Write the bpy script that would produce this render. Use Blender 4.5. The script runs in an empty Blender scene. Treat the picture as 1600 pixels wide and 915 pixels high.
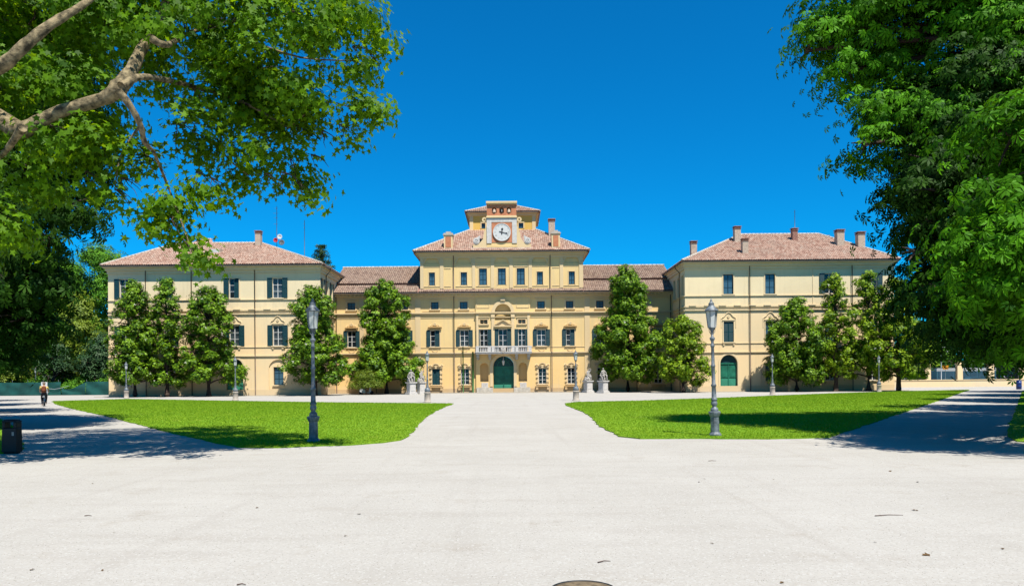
import bpy, bmesh, math
import numpy as np
from mathutils import Vector, noise as mnoise
R = math.radians
S = bpy.context.scene
COL = S.collection
rng = np.random.RandomState(7)

# ------------------------------------------------------------------ camera
F, TL, CY, HC = 1150.0, 0.0082, 592.2, 1.7        # focal length in photo pixels, roll, horizon row, eye height
cd = bpy.data.cameras.new('camera'); cam = bpy.data.objects.new('camera', cd); COL.objects.link(cam)
cam.location = (0, 0, HC); cam.rotation_euler = (R(90), TL, 0)
cd.sensor_width = 36; cd.lens = 36 * F / 1600; cd.shift_y = (CY - 457.5) / 1600
cd.clip_start = 0.1; cd.clip_end = 5000
S.camera = cam
# ------------------------------------------------------------------ sky, sun, exposure
SUN_EL, SUN_AZ = R(62), R(28)                     # sun behind the camera, to the right
W = bpy.data.worlds.new('World'); S.world = W; W.use_nodes = True
nt = W.node_tree; nt.nodes.clear()
wo = nt.nodes.new('ShaderNodeOutputWorld'); bg = nt.nodes.new('ShaderNodeBackground'); sk = nt.nodes.new('ShaderNodeTexSky')
sk.sky_type = 'NISHITA'; sk.sun_disc = False; sk.sun_elevation = SUN_EL; sk.sun_rotation = math.pi - SUN_AZ
sk.air_density = 1.0; sk.dust_density = 0.1; sk.ozone_density = 3.0; sk.altitude = 200
mu = nt.nodes.new('ShaderNodeMix'); mu.data_type = 'RGBA'; mu.blend_type = 'MULTIPLY'; mu.inputs['Factor'].default_value = 1
mu.inputs['B'].default_value = (0.012, 0.63, 1.03, 1)
nt.links.new(sk.outputs[0], mu.inputs['A']); nt.links.new(mu.outputs['Result'], bg.inputs[0])
bg.inputs[1].default_value = 0.08
nt.links.new(bg.outputs[0], wo.inputs[0])
sd = bpy.data.lights.new('sun', 'SUN'); sd.energy = 5.0; sd.angle = R(0.53); sd.color = (1, 0.95, 0.86)
so = bpy.data.objects.new('sun', sd); COL.objects.link(so)
sdir = Vector((math.sin(SUN_AZ) * math.cos(SUN_EL), -math.cos(SUN_AZ) * math.cos(SUN_EL), math.sin(SUN_EL)))
so.rotation_euler = sdir.to_track_quat('Z', 'Y').to_euler(); so.location = (20, -40, 60)
S.view_settings.view_transform = 'Standard'; S.view_settings.look = 'None'
S.view_settings.exposure = 0.9; S.view_settings.gamma = 1; S.view_settings.use_curve_mapping = False
S.render.engine = 'CYCLES'
S.cycles.max_bounces = 8; S.cycles.diffuse_bounces = 3; S.cycles.glossy_bounces = 2; S.cycles.transmission_bounces = 4; S.cycles.transparent_max_bounces = 6

# ------------------------------------------------------------------ measuring helpers (photo pixel -> metres in the place)
def un(px, py): return px - TL * (py - CY), py + TL * (px - 800)
def G(px, py, z=0.0):
    x, y = un(px, py); d = F * HC / (y - CY); return Vector(((x - 800) / F * d, d, z))
def FX(px, Y, py=520): return (un(px, py)[0] - 800) / F * Y
def FZ(py, Y, px=786): return HC - (un(px, py)[1] - CY) / F * Y
def PT(px, py, Y): return Vector((FX(px, Y, py), Y, FZ(py, Y, px)))

# ------------------------------------------------------------------ materials
M = {}
def nodes(name):
    m = bpy.data.materials.new(name); m.use_nodes = True; M[name] = m
    t = m.node_tree; t.nodes.clear()
    o = t.nodes.new('ShaderNodeOutputMaterial'); p = t.nodes.new('ShaderNodeBsdfPrincipled')
    t.links.new(p.outputs[0], o.inputs[0]); return m, t, p, o
def N(t, k, **kw):
    n = t.nodes.new(k)
    for a, v in kw.items():
        if a in n.inputs.keys(): n.inputs[a].default_value = v
        else: setattr(n, a, v)
    return n
def mixc(t, fac, a, b, blend='MIX'):
    n = t.nodes.new('ShaderNodeMix'); n.data_type = 'RGBA'; n.blend_type = blend
    for s, v in (('Factor', fac), ('A', a), ('B', b)):
        if isinstance(v, (int, float)): n.inputs[s].default_value = v
        elif isinstance(v, tuple): n.inputs[s].default_value = (*v[:3], 1)
        else: t.links.new(v, n.inputs[s])
    return n.outputs['Result']
def ramp(t, src, lo, hi):
    n = t.nodes.new('ShaderNodeMapRange'); n.inputs[1].default_value = lo; n.inputs[2].default_value = hi
    t.links.new(src, n.inputs[0]); return n.outputs[0]
def posn(t, scale=(1, 1, 1)):
    g = t.nodes.new('ShaderNodeNewGeometry'); mp = t.nodes.new('ShaderNodeMapping'); mp.inputs['Scale'].default_value = scale
    t.links.new(g.outputs['Position'], mp.inputs[0]); return mp.outputs[0]
def noi(t, vec, scale, detail=4, rough=0.55):
    n = N(t, 'ShaderNodeTexNoise', Scale=scale, Detail=detail, Roughness=rough); t.links.new(vec, n.inputs['Vector']); return n.outputs[0]
def bump(t, p, src, strength=0.3, dist=0.02):
    b = N(t, 'ShaderNodeBump', Strength=strength, Distance=dist); t.links.new(src, b.inputs['Height']); t.links.new(b.outputs[0], p.inputs['Normal'])
AL = 0.72                                         # albedo scale that goes with the exposure above
def simple(name, c, rough=0.7, var=0.15, scale=2.0, spec=0.3, metal=0, bmp=0.0, c2=None):
    m, t, p, o = nodes(name); v = posn(t); n = noi(t, v, scale); c = tuple(x * AL for x in c); c2 = c2 and tuple(x * AL for x in c2)
    c2 = c2 or tuple(x * (1 - var * 2) for x in c)
    t.links.new(mixc(t, ramp(t, n, 0.35, 0.65), c2, c), p.inputs['Base Color'])
    p.inputs['Roughness'].default_value = rough; p.inputs['Specular IOR Level'].default_value = spec; p.inputs['Metallic'].default_value = metal
    if bmp: bump(t, p, noi(t, v, scale * 6), bmp)
    return m
def stucco(name, c, c_low=None, zsplit=None, zw=0.1):
    m, t, p, o = nodes(name); v = posn(t)
    c = tuple(x * AL for x in c); c_low = c_low and tuple(x * AL for x in c_low); base = c
    if c_low:
        s = t.nodes.new('ShaderNodeSeparateXYZ'); t.links.new(v, s.inputs[0])
        col = mixc(t, ramp(t, s.outputs[2], zsplit - zw, zsplit + zw), c_low, base)
    else: col = mixc(t, 0.0, base, base)
    col = mixc(t, ramp(t, noi(t, v, 0.25, 5), 0.3, 0.75), col, tuple(x * 0.88 for x in c))
    streak = noi(t, posn(t, (1.6, 1.6, 0.12)), 1.2, 6, 0.65)
    fs = t.nodes.new('ShaderNodeMath'); fs.operation = 'MULTIPLY'; fs.inputs[1].default_value = 0.32
    t.links.new(ramp(t, streak, 0.52, 0.72), fs.inputs[0])
    col = mixc(t, fs.outputs[0], col, (0.42, 0.34, 0.22))
    s2 = t.nodes.new('ShaderNodeSeparateXYZ'); t.links.new(v, s2.inputs[0])
    damp = t.nodes.new('ShaderNodeMath'); damp.operation = 'ADD'; dn = t.nodes.new('ShaderNodeMath'); dn.operation = 'MULTIPLY'; dn.inputs[1].default_value = 1.6
    t.links.new(noi(t, v, 0.8, 5), dn.inputs[0]); t.links.new(s2.outputs[2], damp.inputs[0]); t.links.new(dn.outputs[0], damp.inputs[1])
    fd = t.nodes.new('ShaderNodeMath'); fd.operation = 'MULTIPLY'; fd.inputs[1].default_value = 0.35; t.links.new(ramp(t, damp.outputs[0], 1.9, 0.9), fd.inputs[0])
    col = mixc(t, fd.outputs[0], col, (0.5, 0.42, 0.32))
    t.links.new(col, p.inputs['Base Color']); p.inputs['Roughness'].default_value = 0.9; p.inputs['Specular IOR Level'].default_value = 0.15
    bump(t, p, noi(t, v, 14, 5), 0.25, 0.01)
    return m
stucco('stucco_centre', (0.90, 0.65, 0.30), (0.93, 0.62, 0.26), 4.5, 1.5)
stucco('stucco_wing', (0.92, 0.755, 0.475), (0.96, 0.69, 0.375), 9.5, 2.6)
stucco('stucco_turret', (0.80, 0.50, 0.12))
stucco('trim', (0.82, 0.62, 0.35)); stucco('trim_wing', (0.88, 0.70, 0.43)); stucco('trim_orange', (0.62, 0.40, 0.17))
simple('stone', (0.66, 0.60, 0.50), 0.85, 0.15, 3, bmp=0.3); simple('white_stone', (0.68, 0.645, 0.60), 0.8, 0.1, 4, bmp=0.2)
simple('statue_stone', (0.50, 0.47, 0.43), 0.85, 0.2, 6, bmp=0.5)
simple('terracotta', (0.62, 0.24, 0.12), 0.9, 0.12, 3); simple('brick_red', (0.40, 0.20, 0.15), 0.9, 0.25, 6)
simple('chimney_plaster', (0.60, 0.47, 0.36), 0.9, 0.15, 5); simple('shutter_green', (0.006, 0.055, 0.065), 0.45, 0.15, 8)
simple('door_green', (0.016, 0.20, 0.12), 0.5, 0.2, 1.5); simple('door_light', (0.05, 0.30, 0.19), 0.5, 0.1, 1.5)
simple('white_paint', (0.72, 0.72, 0.70), 0.5, 0.06, 4); simple('dark_frame', (0.012, 0.04, 0.06), 0.4, 0.1, 4)
simple('interior', (0.018, 0.014, 0.012), 0.95, 0.3, 1); simple('curtain', (0.62, 0.62, 0.60), 0.9, 0.06, 6); simple('curtain_gold', (0.22, 0.17, 0.10), 0.9, 0.1, 6)
simple('pipe', (0.17, 0.12, 0.09), 0.6, 0.2, 1, metal=0.2); simple('pipe_green', (0.03, 0.13, 0.02), 0.5, 0.1, 1)
simple('gutter', (0.24, 0.18, 0.14), 0.6, 0.2, 1); simple('iron', (0.21, 0.245, 0.275), 0.5, 0.3, 9, spec=0.4, bmp=0.2)
simple('black_metal', (0.012, 0.016, 0.02), 0.45, 0.2, 6); simple('lamp_stone', (0.56, 0.49, 0.41), 0.85, 0.12, 8, bmp=0.3)
simple('dial', (0.70, 0.69, 0.66), 0.5, 0.03, 3); simple('clock_black', (0.01, 0.012, 0.02), 0.5, 0.0)
simple('mesh_green', (0.008, 0.10, 0.085), 0.8, 0.25, 0.6); simple('blue_plastic', (0.01, 0.045, 0.22), 0.4, 0.1)
simple('orange', (0.85, 0.36, 0.01), 0.5, 0.05); simple('white_metal', (0.7, 0.72, 0.74), 0.35, 0.05); simple('red_paint', (0.6, 0.04, 0.05), 0.4, 0.05)
simple('rubber', (0.015, 0.015, 0.017), 0.8, 0.1); simple('skin', (0.50, 0.28, 0.19), 0.6, 0.03); simple('yellow_cloth', (0.72, 0.55, 0.16), 0.9, 0.08)
simple('brown_cloth', (0.20, 0.055, 0.02), 0.85, 0.2, 8); simple('dark_cloth', (0.03, 0.03, 0.045), 0.9, 0.15, 8); simple('grey_hair', (0.25, 0.2, 0.16), 0.9, 0.1, 20)
simple('bark_plane', (0.38, 0.295, 0.16), 0.9, 0.0, 9, bmp=1.0, c2=(0.05, 0.04, 0.02)); simple('bark', (0.09, 0.062, 0.045), 0.95, 0.3, 5, bmp=0.8)
simple('dirt', (0.26, 0.19, 0.11), 0.95, 0.25, 18, bmp=0.6); simple('dry_leaf', (0.16, 0.09, 0.03), 0.8, 0.3, 30); simple('twig', (0.14, 0.09, 0.07), 0.9, 0.2, 30)
simple('forest_floor', (0.05, 0.07, 0.02), 0.95, 0.2, 1.5); simple('pavement', (0.42, 0.37, 0.30), 0.9, 0.12, 2, bmp=0.2); simple('car_paint', (0.08, 0.20, 0.26), 0.25, 0.05, spec=0.6)
simple('blossom', (0.72, 0.70, 0.58), 0.7, 0.05); simple('pebble', (0.40, 0.36, 0.31), 0.9, 0.3, 40)
# glass: clear with reflection
m, t, p, o = nodes('glass'); p.inputs['Base Color'].default_value = (0.02, 0.03, 0.04, 1); p.inputs['Roughness'].default_value = 0.06; p.inputs['Specular IOR Level'].default_value = 0.8
tr = N(t, 'ShaderNodeBsdfTransparent'); tr.inputs[0].default_value = (0.8, 0.86, 0.88, 1); mx = t.nodes.new('ShaderNodeMixShader'); mx.inputs[0].default_value = 0.35
t.links.new(tr.outputs[0], mx.inputs[1]); t.links.new(p.outputs[0], mx.inputs[2]); t.links.new(mx.outputs[0], o.inputs[0])
m, t, p, o = nodes('glass_blue'); p.inputs['Base Color'].default_value = (0.04, 0.09, 0.13, 1); p.inputs['Roughness'].default_value = 0.12; p.inputs['Specular IOR Level'].default_value = 0.5
m, t, p, o = nodes('lamp_glass'); v = posn(t); t.links.new(mixc(t, noi(t, v, 3), (0.36, 0.38, 0.36), (0.5, 0.52, 0.5)), p.inputs['Base Color']); p.inputs['Roughness'].default_value = 0.2
# roof tiles
def tilemat(name, a, b, c):
    a, b, c = (tuple(x * AL for x in q) for q in (a, b, c)); m, t, p, o = nodes(name); at = t.nodes.new('ShaderNodeAttribute'); at.attribute_name = 'rnd'
    cr = t.nodes.new('ShaderNodeValToRGB'); e = cr.color_ramp.elements
    e[0].position = 0.0; e[0].color = (*c, 1); e[1].position = 1.0; e[1].color = (*b, 1)
    for ps, cc in ((0.2, c), (0.3, a), (0.75, tuple(x * 1.12 for x in a))):
        k = e.new(ps); k.color = (*cc, 1)
    t.links.new(at.outputs['Fac'], cr.inputs[0]); v = posn(t)
    col = mixc(t, ramp(t, noi(t, v, 9, 4), 0.45, 0.8), cr.outputs[0], (0.30, 0.24, 0.20))
    col = mixc(t, ramp(t, noi(t, v, 0.5, 4), 0.45, 0.9), col, (0.26, 0.19, 0.15))
    t.links.new(col, p.inputs['Base Color']); p.inputs['Roughness'].default_value = 0.9; p.inputs['Specular IOR Level'].default_value = 0.1
tilemat('tiles', (0.49, 0.305, 0.225), (0.60, 0.45, 0.35), (0.36, 0.19, 0.135))
tilemat('tiles_old', (0.28, 0.185, 0.135), (0.37, 0.275, 0.20), (0.19, 0.12, 0.09))
# foliage
def leafmat(name, dark, lite, back, tf=0.35, rough=0.45, spec=0.35):
    m, t, p, o = nodes(name); at = t.nodes.new('ShaderNodeAttribute'); at.attribute_name = 'rnd'
    col = mixc(t, at.outputs['Fac'], dark, lite); t.links.new(col, p.inputs['Base Color'])
    p.inputs['Roughness'].default_value = rough; p.inputs['Specular IOR Level'].default_value = spec
    tl = N(t, 'ShaderNodeBsdfTranslucent'); c2 = mixc(t, at.outputs['Fac'], tuple(x * 0.6 for x in back), back); t.links.new(c2, tl.inputs[0])
    mx = t.nodes.new('ShaderNodeMixShader'); mx.inputs[0].default_value = tf
    t.links.new(p.outputs[0], mx.inputs[1]); t.links.new(tl.outputs[0], mx.inputs[2]); t.links.new(mx.outputs[0], o.inputs[0])
leafmat('leaf_plane', (0.022, 0.070, 0.002), (0.11, 0.23, 0.004), (0.34, 0.56, 0.005), 0.42, 0.55, 0.12)
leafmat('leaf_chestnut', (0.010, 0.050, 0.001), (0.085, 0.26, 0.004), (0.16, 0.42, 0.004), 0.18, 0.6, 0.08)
leafmat('leaf_chestnut_shade_tint', (0.006, 0.028, 0.002), (0.030, 0.085, 0.004), (0.05, 0.14, 0.004), 0.2, 0.6, 0.1)  # darker copy of the chestnut leaf, crown shade painted into its colour
leafmat('leaf_magnolia_light', (0.04, 0.10, 0.003), (0.26, 0.37, 0.016), (0.18, 0.34, 0.004), 0.2, 0.45, 0.15)
leafmat('leaf_magnolia', (0.018, 0.065, 0.002), (0.17, 0.29, 0.012), (0.12, 0.26, 0.004), 0.10, 0.45, 0.15)
leafmat('leaf_far', (0.03, 0.11, 0.010), (0.12, 0.28, 0.018), (0.12, 0.25, 0.015), 0.25, 0.7, 0.1)
leafmat('leaf_yellowish', (0.08, 0.14, 0.008), (0.20, 0.26, 0.015), (0.3, 0.4, 0.02), 0.3, 0.6)
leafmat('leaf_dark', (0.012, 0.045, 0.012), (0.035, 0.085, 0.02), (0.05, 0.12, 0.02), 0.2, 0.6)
leafmat('grass_blade', (0.11, 0.24, 0.012), (0.28, 0.41, 0.024), (0.28, 0.42, 0.012), 0.4, 0.7, 0.1)
# gravel
m, t, p, o = nodes('gravel'); v = posn(t)
n1 = noi(t, v, 0.35, 6, 0.6); n2 = noi(t, v, 28, 6, 0.7); n3 = noi(t, posn(t, (0.25, 1.2, 1)), 1.4, 6, 0.65); n4 = noi(t, v, 90, 3, 0.7)
col = mixc(t, ramp(t, n1, 0.35, 0.7), (0.304, 0.288, 0.258), (0.347, 0.331, 0.300))
col = mixc(t, ramp(t, n3, 0.5, 0.8), col, (0.272, 0.252, 0.222))
col = mixc(t, ramp(t, n2, 0.55, 0.75), col, (0.25, 0.23, 0.205))
col = mixc(t, ramp(t, n2, 0.42, 0.25), col, (0.37, 0.36, 0.335))
n5 = noi(t, posn(t, (1.5, 0.06, 1)), 1.1, 5, 0.6); col = mixc(t, ramp(t, n5, 0.56, 0.8), col, (0.27, 0.25, 0.222)); n6 = noi(t, v, 0.9, 8, 0.75); col = mixc(t, ramp(t, n6, 0.56, 0.72), col, (0.262, 0.236, 0.2))
cell = N(t, 'ShaderNodeTexVoronoi', Scale=55.0); t.links.new(v, cell.inputs['Vector']); bw = t.nodes.new('ShaderNodeSeparateColor'); t.links.new(cell.outputs['Color'], bw.inputs[0]); col = mixc(t, ramp(t, bw.outputs[0], 0.72, 1.0), col, (0.288, 0.274, 0.248)); col = mixc(t, ramp(t, bw.outputs[1], 0.8, 1.0), col, (0.368, 0.357, 0.33))
vo = N(t, 'ShaderNodeTexVoronoi', Scale=60.0); t.links.new(v, vo.inputs['Vector'])
col = mixc(t, ramp(t, vo.outputs['Distance'], 0.12, 0.02), col, (0.17, 0.15, 0.13))
col = mixc(t, ramp(t, noi(t, v, 2.2, 7, 0.8), 0.66, 0.74), col, (0.19, 0.16, 0.125))
t.links.new(col, p.inputs['Base Color']); p.inputs['Roughness'].default_value = 0.95; p.inputs['Specular IOR Level'].default_value = 0.1
ad = t.nodes.new('ShaderNodeMath'); ad.operation = 'ADD'; t.links.new(n2, ad.inputs[0]); t.links.new(n4, ad.inputs[1]); bump(t, p, ad.outputs[0], 0.35, 0.01)
# lawn soil and turf
m, t, p, o = nodes('turf'); v = posn(t)
n1 = noi(t, posn(t, (0.5, 0.16, 1)), 0.8, 6, 0.6); n2 = noi(t, v, 14, 5, 0.7); n3 = noi(t, v, 1.3, 5, 0.6)
col = mixc(t, ramp(t, n1, 0.35, 0.68), (0.10, 0.225, 0.011), (0.18, 0.29, 0.016))
col = mixc(t, ramp(t, n3, 0.58, 0.85), col, (0.24, 0.30, 0.03))
col = mixc(t, ramp(t, n2, 0.5, 0.72), col, (0.08, 0.18, 0.006)); col = mixc(t, ramp(t, noi(t, v, 0.45, 7, 0.7), 0.6, 0.68), col, (0.24, 0.24, 0.05))
t.links.new(col, p.inputs['Base Color']); p.inputs['Roughness'].default_value = 0.9; p.inputs['Specular IOR Level'].default_value = 0.1
bump(t, p, n2, 0.8, 0.05)

# ------------------------------------------------------------------ object helpers
def wl(o):
    v = Vector((0, 0, 0))
    while o is not None: v += o.location; o = o.parent
    return v
def link(o, parent=None):
    COL.objects.link(o)
    if parent is not None: o.parent = parent
    return o
def tag(o, label=None, cat=None, group=None, kind=None):
    for k, v in (('label', label), ('category', cat), ('group', group), ('kind', kind)):
        if v: o[k] = v
    return o
def empty(name, loc, label, cat, group=None):
    o = bpy.data.objects.new(name, None); o.location = loc; o.empty_display_size = 0.3
    return tag(link(o), label, cat, group)
def front(Y): return lambda u, v, z: (u, Y - v, z)          # wall plane facing the camera
def sideR(X): return lambda u, v, z: (X + v, u, z)           # wall facing +X, u runs along Y
def sideL(X): return lambda u, v, z: (X - v, u, z)
WORLD = lambda x, y, z: (x, y, z)
class MB:
    def __init__(s, fn=WORLD): s.v = []; s.f = []; s.m = []; s.fn = fn; s.sm = []
    def add(s, vs, fs, mi=0, fn=None, smooth=False):
        b = len(s.v); fn = fn or s.fn
        s.v += [fn(*p) for p in vs]; s.f += [tuple(i + b for i in f) for f in fs]; s.m += [mi] * len(fs); s.sm += [smooth] * len(fs)
    def box(s, u0, u1, v0, v1, z0, z1, mi=0):
        s.add([(u0, v0, z0), (u1, v0, z0), (u1, v1, z0), (u0, v1, z0), (u0, v0, z1), (u1, v0, z1), (u1, v1, z1), (u0, v1, z1)],
              [(0, 1, 2, 3), (7, 6, 5, 4), (0, 4, 5, 1), (1, 5, 6, 2), (2, 6, 7, 3), (3, 7, 4, 0)], mi)
    def prism(s, pts, v0, v1, mi=0):                          # polygon in (u, z), extruded from v0 to v1
        n = len(pts)
        s.add([(a, v0, b) for a, b in pts] + [(a, v1, b) for a, b in pts],
              [tuple(range(n)), tuple(range(2 * n - 1, n - 1, -1))] + [(i, (i + 1) % n, n + (i + 1) % n, n + i) for i in range(n)], mi)
    def ring(s, cu, cz, ro, ri, v0, v1, a0=0, a1=math.pi, n=14, mi=0):   # flat arc band
        for k in range(n):
            a, b = a0 + (a1 - a0) * k / n, a0 + (a1 - a0) * (k + 1) / n
            s.prism([(cu + ri * math.cos(a), cz + ri * math.sin(a)), (cu + ro * math.cos(a), cz + ro * math.sin(a)),
                     (cu + ro * math.cos(b), cz + ro * math.sin(b)), (cu + ri * math.cos(b), cz + ri * math.sin(b))], v0, v1, mi)
    def tube(s, pts, rad, n=6, mi=0, closed=False):
        P = [Vector(p) for p in pts]; k = len(P); vs = []
        up = Vector((0, 0, 1))
        for i in range(k):
            if closed: d = P[(i + 1) % k] - P[i - 1]
            else: d = P[min(i + 1, k - 1)] - P[max(i - 1, 0)]
            d.normalize(); a = d.cross(up)
            if a.length < 1e-3: a = d.cross(Vector((0, 1, 0)))
            a.normalize(); b = d.cross(a); r = rad[i] if hasattr(rad, '__len__') else rad
            vs += [tuple(P[i] + a * (r * math.cos(2 * math.pi * j / n)) + b * (r * math.sin(2 * math.pi * j / n))) for j in range(n)]
        fs = []
        for i in range(k if closed else k - 1):
            i2 = (i + 1) % k
            fs += [(i * n + j, i * n + (j + 1) % n, i2 * n + (j + 1) % n, i2 * n + j) for j in range(n)]
        if not closed: fs += [tuple(range(n)), tuple(range(k * n - 1, (k - 1) * n - 1, -1))]
        s.add(vs, fs, mi, smooth=True)
    def lathe(s, prof, c=(0, 0, 0), n=12, mi=0, rot=0, smooth=True):
        vs = []; k = len(prof)
        for r, z in prof: vs += [(c[0] + r * math.cos(rot + 2 * math.pi * j / n), c[1] + r * math.sin(rot + 2 * math.pi * j / n), c[2] + z) for j in range(n)]
        fs = [(i * n + j, i * n + (j + 1) % n, (i + 1) * n + (j + 1) % n, (i + 1) * n + j) for i in range(k - 1) for j in range(n)]
        fs += [tuple(range(n - 1, -1, -1)), tuple(range((k - 1) * n, k * n))]
        s.add(vs, fs, mi, smooth=smooth)
    def each(s, name, mats, parent=None):              # one object per connected piece
        n = len(s.v); p = list(range(n))
        def fd(i):
            while p[i] != i: p[i] = p[p[i]]; i = p[i]
            return i
        for f in s.f:
            for k in f[1:]: p[fd(k)] = fd(f[0])
        g = {}
        for i, f in enumerate(s.f): g.setdefault(fd(f[0]), []).append(i)
        for fi in g.values():
            m = MB(); ids = sorted({k for i in fi for k in s.f[i]}); mp = {k: j for j, k in enumerate(ids)}
            m.v = [s.v[k] for k in ids]; m.f = [tuple(mp[k] for k in s.f[i]) for i in fi]; m.m = [s.m[i] for i in fi]; m.sm = [s.sm[i] for i in fi]; m.build(name, mats, parent)
    def build(s, name, mats, parent=None, kind=None, label=None):
        if not isinstance(mats, (list, tuple)): mats = [mats]
        me = bpy.data.meshes.new(name); off = wl(parent)
        me.from_pydata([(a - off.x, b - off.y, c - off.z) for a, b, c in s.v], [], s.f)
        for k in mats: me.materials.append(M[k])
        me.polygons.foreach_set('material_index', s.m); me.polygons.foreach_set('use_smooth', s.sm); me.update()
        o = link(bpy.data.objects.new(name, me), parent)
        return tag(o, label, kind=kind)
def box_part(name, mat, parent, fn, *b, label=None):
    m = MB(fn); m.box(*b); return m.build(name, mat, parent, label=label)
def copy_tree(o, parent=None):
    c = o.copy(); COL.objects.link(c); c.parent = parent
    for ch in list(o.children): copy_tree(ch, c)
    return c
def npmesh(name, V, Fa, k, rnd, mat, parent=None, kind='stuff', smooth=False):
    """V (n,3) float, Fa (m,k) int faces all k-gons, rnd per face"""
    me = bpy.data.meshes.new(name); off = np.array(wl(parent)); V = V - off
    me.vertices.add(len(V)); me.vertices.foreach_set('co', V.astype(np.float32).ravel())
    me.loops.add(Fa.size); me.loops.foreach_set('vertex_index', Fa.astype(np.int32).ravel())
    me.polygons.add(len(Fa)); me.polygons.foreach_set('loop_start', np.arange(0, Fa.size, k, dtype=np.int32))
    if smooth: me.polygons.foreach_set('use_smooth', np.ones(len(Fa), dtype=bool))
    me.update(calc_edges=True)
    a = me.attributes.new('rnd', 'FLOAT', 'FACE'); a.data.foreach_set('value', rnd.astype(np.float32))
    me.materials.append(M[mat]); o = link(bpy.data.objects.new(name, me), parent)
    if kind: o['kind'] = kind
    return o

# ------------------------------------------------------------------ walls with openings
def wall(mb, u0, u1, z0, z1, holes, depth=0.35, mi=0, v=0.0):
    us = sorted({u0, u1, *[h[1] for h in holes], *[h[2] for h in holes]}); zs = sorted({z0, z1, *[h[3] for h in holes], *[h[4] for h in holes]})
    us = [x for x in us if u0 - 1e-6 <= x <= u1 + 1e-6]; zs = [x for x in zs if z0 - 1e-6 <= x <= z1 + 1e-6]
    for i in range(len(us) - 1):
        for j in range(len(zs) - 1):
            cu, cz = (us[i] + us[i + 1]) / 2, (zs[j] + zs[j + 1]) / 2
            if any(h[1] < cu < h[2] and h[3] < cz < h[4] for h in holes): continue
            mb.add([(us[i], v, zs[j]), (us[i + 1], v, zs[j]), (us[i + 1], v, zs[j + 1]), (us[i], v, zs[j + 1])], [(0, 1, 2, 3)], mi)
    for h in holes:
        k, a, b, c, d = h[:5]; dp = h[5] if len(h) > 5 else depth
        if k == 'rect': out = [(a, c), (b, c), (b, d), (a, d)]
        else:
            r = (b - a) / 2; cu = (a + b) / 2; zsn = d - r; n = 14
            arc = [(cu + r * math.cos(math.pi * q / n), zsn + r * math.sin(math.pi * q / n)) for q in range(n + 1)]
            out = [(a, c), (b, c)] + arc
            for q in range(n):
                p1, p2 = arc[q], arc[q + 1]
                mb.add([(p1[0], v, p1[1]), (p1[0], v, d), (p2[0], v, d), (p2[0], v, p2[1])], [(0, 1, 2, 3)], mi)
        for q in range(len(out)):
            p1, p2 = out[q], out[(q + 1) % len(out)]
            if abs(p1[0] - p2[0]) + abs(p1[1] - p2[1]) < 1e-6: continue
            mb.add([(p1[0], v, p1[1]), (p2[0], v, p2[1]), (p2[0], v - dp, p2[1]), (p1[0], v - dp, p1[1])], [(0, 1, 2, 3)], mi)
        if len(h) > 6 and h[6]:      # closed back (a blind recess)
            mb.add([(x, v - dp, z) for x, z in out], [tuple(range(len(out)))], mi)
_pc = {}
def pane(fn, key, u, z, w, h, v, mat, parent):
    k = (key, round(w, 2), round(h, 2), mat)
    if k not in _pc:
        o0 = Vector(fn(0, 0, 0)); me = bpy.data.meshes.new('pane')
        me.from_pydata([tuple(Vector(fn(a * w / 2, b, c * h / 2)) - o0) for b in (-.006, .006) for a, c in ((-1, -1), (1, -1), (1, 1), (-1, 1))], [],
                       [(0, 1, 2, 3), (7, 6, 5, 4), (0, 4, 5, 1), (1, 5, 6, 2), (2, 6, 7, 3), (3, 7, 4, 0)])
        me.materials.append(M[mat]); _pc[k] = me
    o = link(bpy.data.objects.new('pane', _pc[k]), parent); o.location = Vector(fn(u, v, z)) - wl(parent); return o
def shutter(fn, u0, u1, z0, z1, v, parent):
    m = MB(fn); w = 0.07; m.box(u0, u1, v, v + .03, z0, z0 + w); m.box(u0, u1, v, v + .03, z1 - w, z1); zm = (z0 + z1) / 2
    m.box(u0, u0 + w, v + .001, v + .032, z0 + w, z1 - w); m.box(u1 - w, u1, v + .001, v + .032, z0 + w, z1 - w); m.box(u0 + w, u1 - w, v, v + .03, zm - .04, zm + .04)
    for a, b in ((z0 + w, zm - .04), (zm + .04, z1 - w)):
        n = int((b - a) / .085)
        for i in range(n):
            q = a + (b - a) * i / n; s = (b - a) / n
            m.add([(u0 + w, v + .002, q + s), (u1 - w, v + .002, q + s), (u1 - w, v + .026, q), (u0 + w, v + .026, q)], [(0, 1, 2, 3)])
    return m.build('shutter', 'shutter_green', parent)
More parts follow.
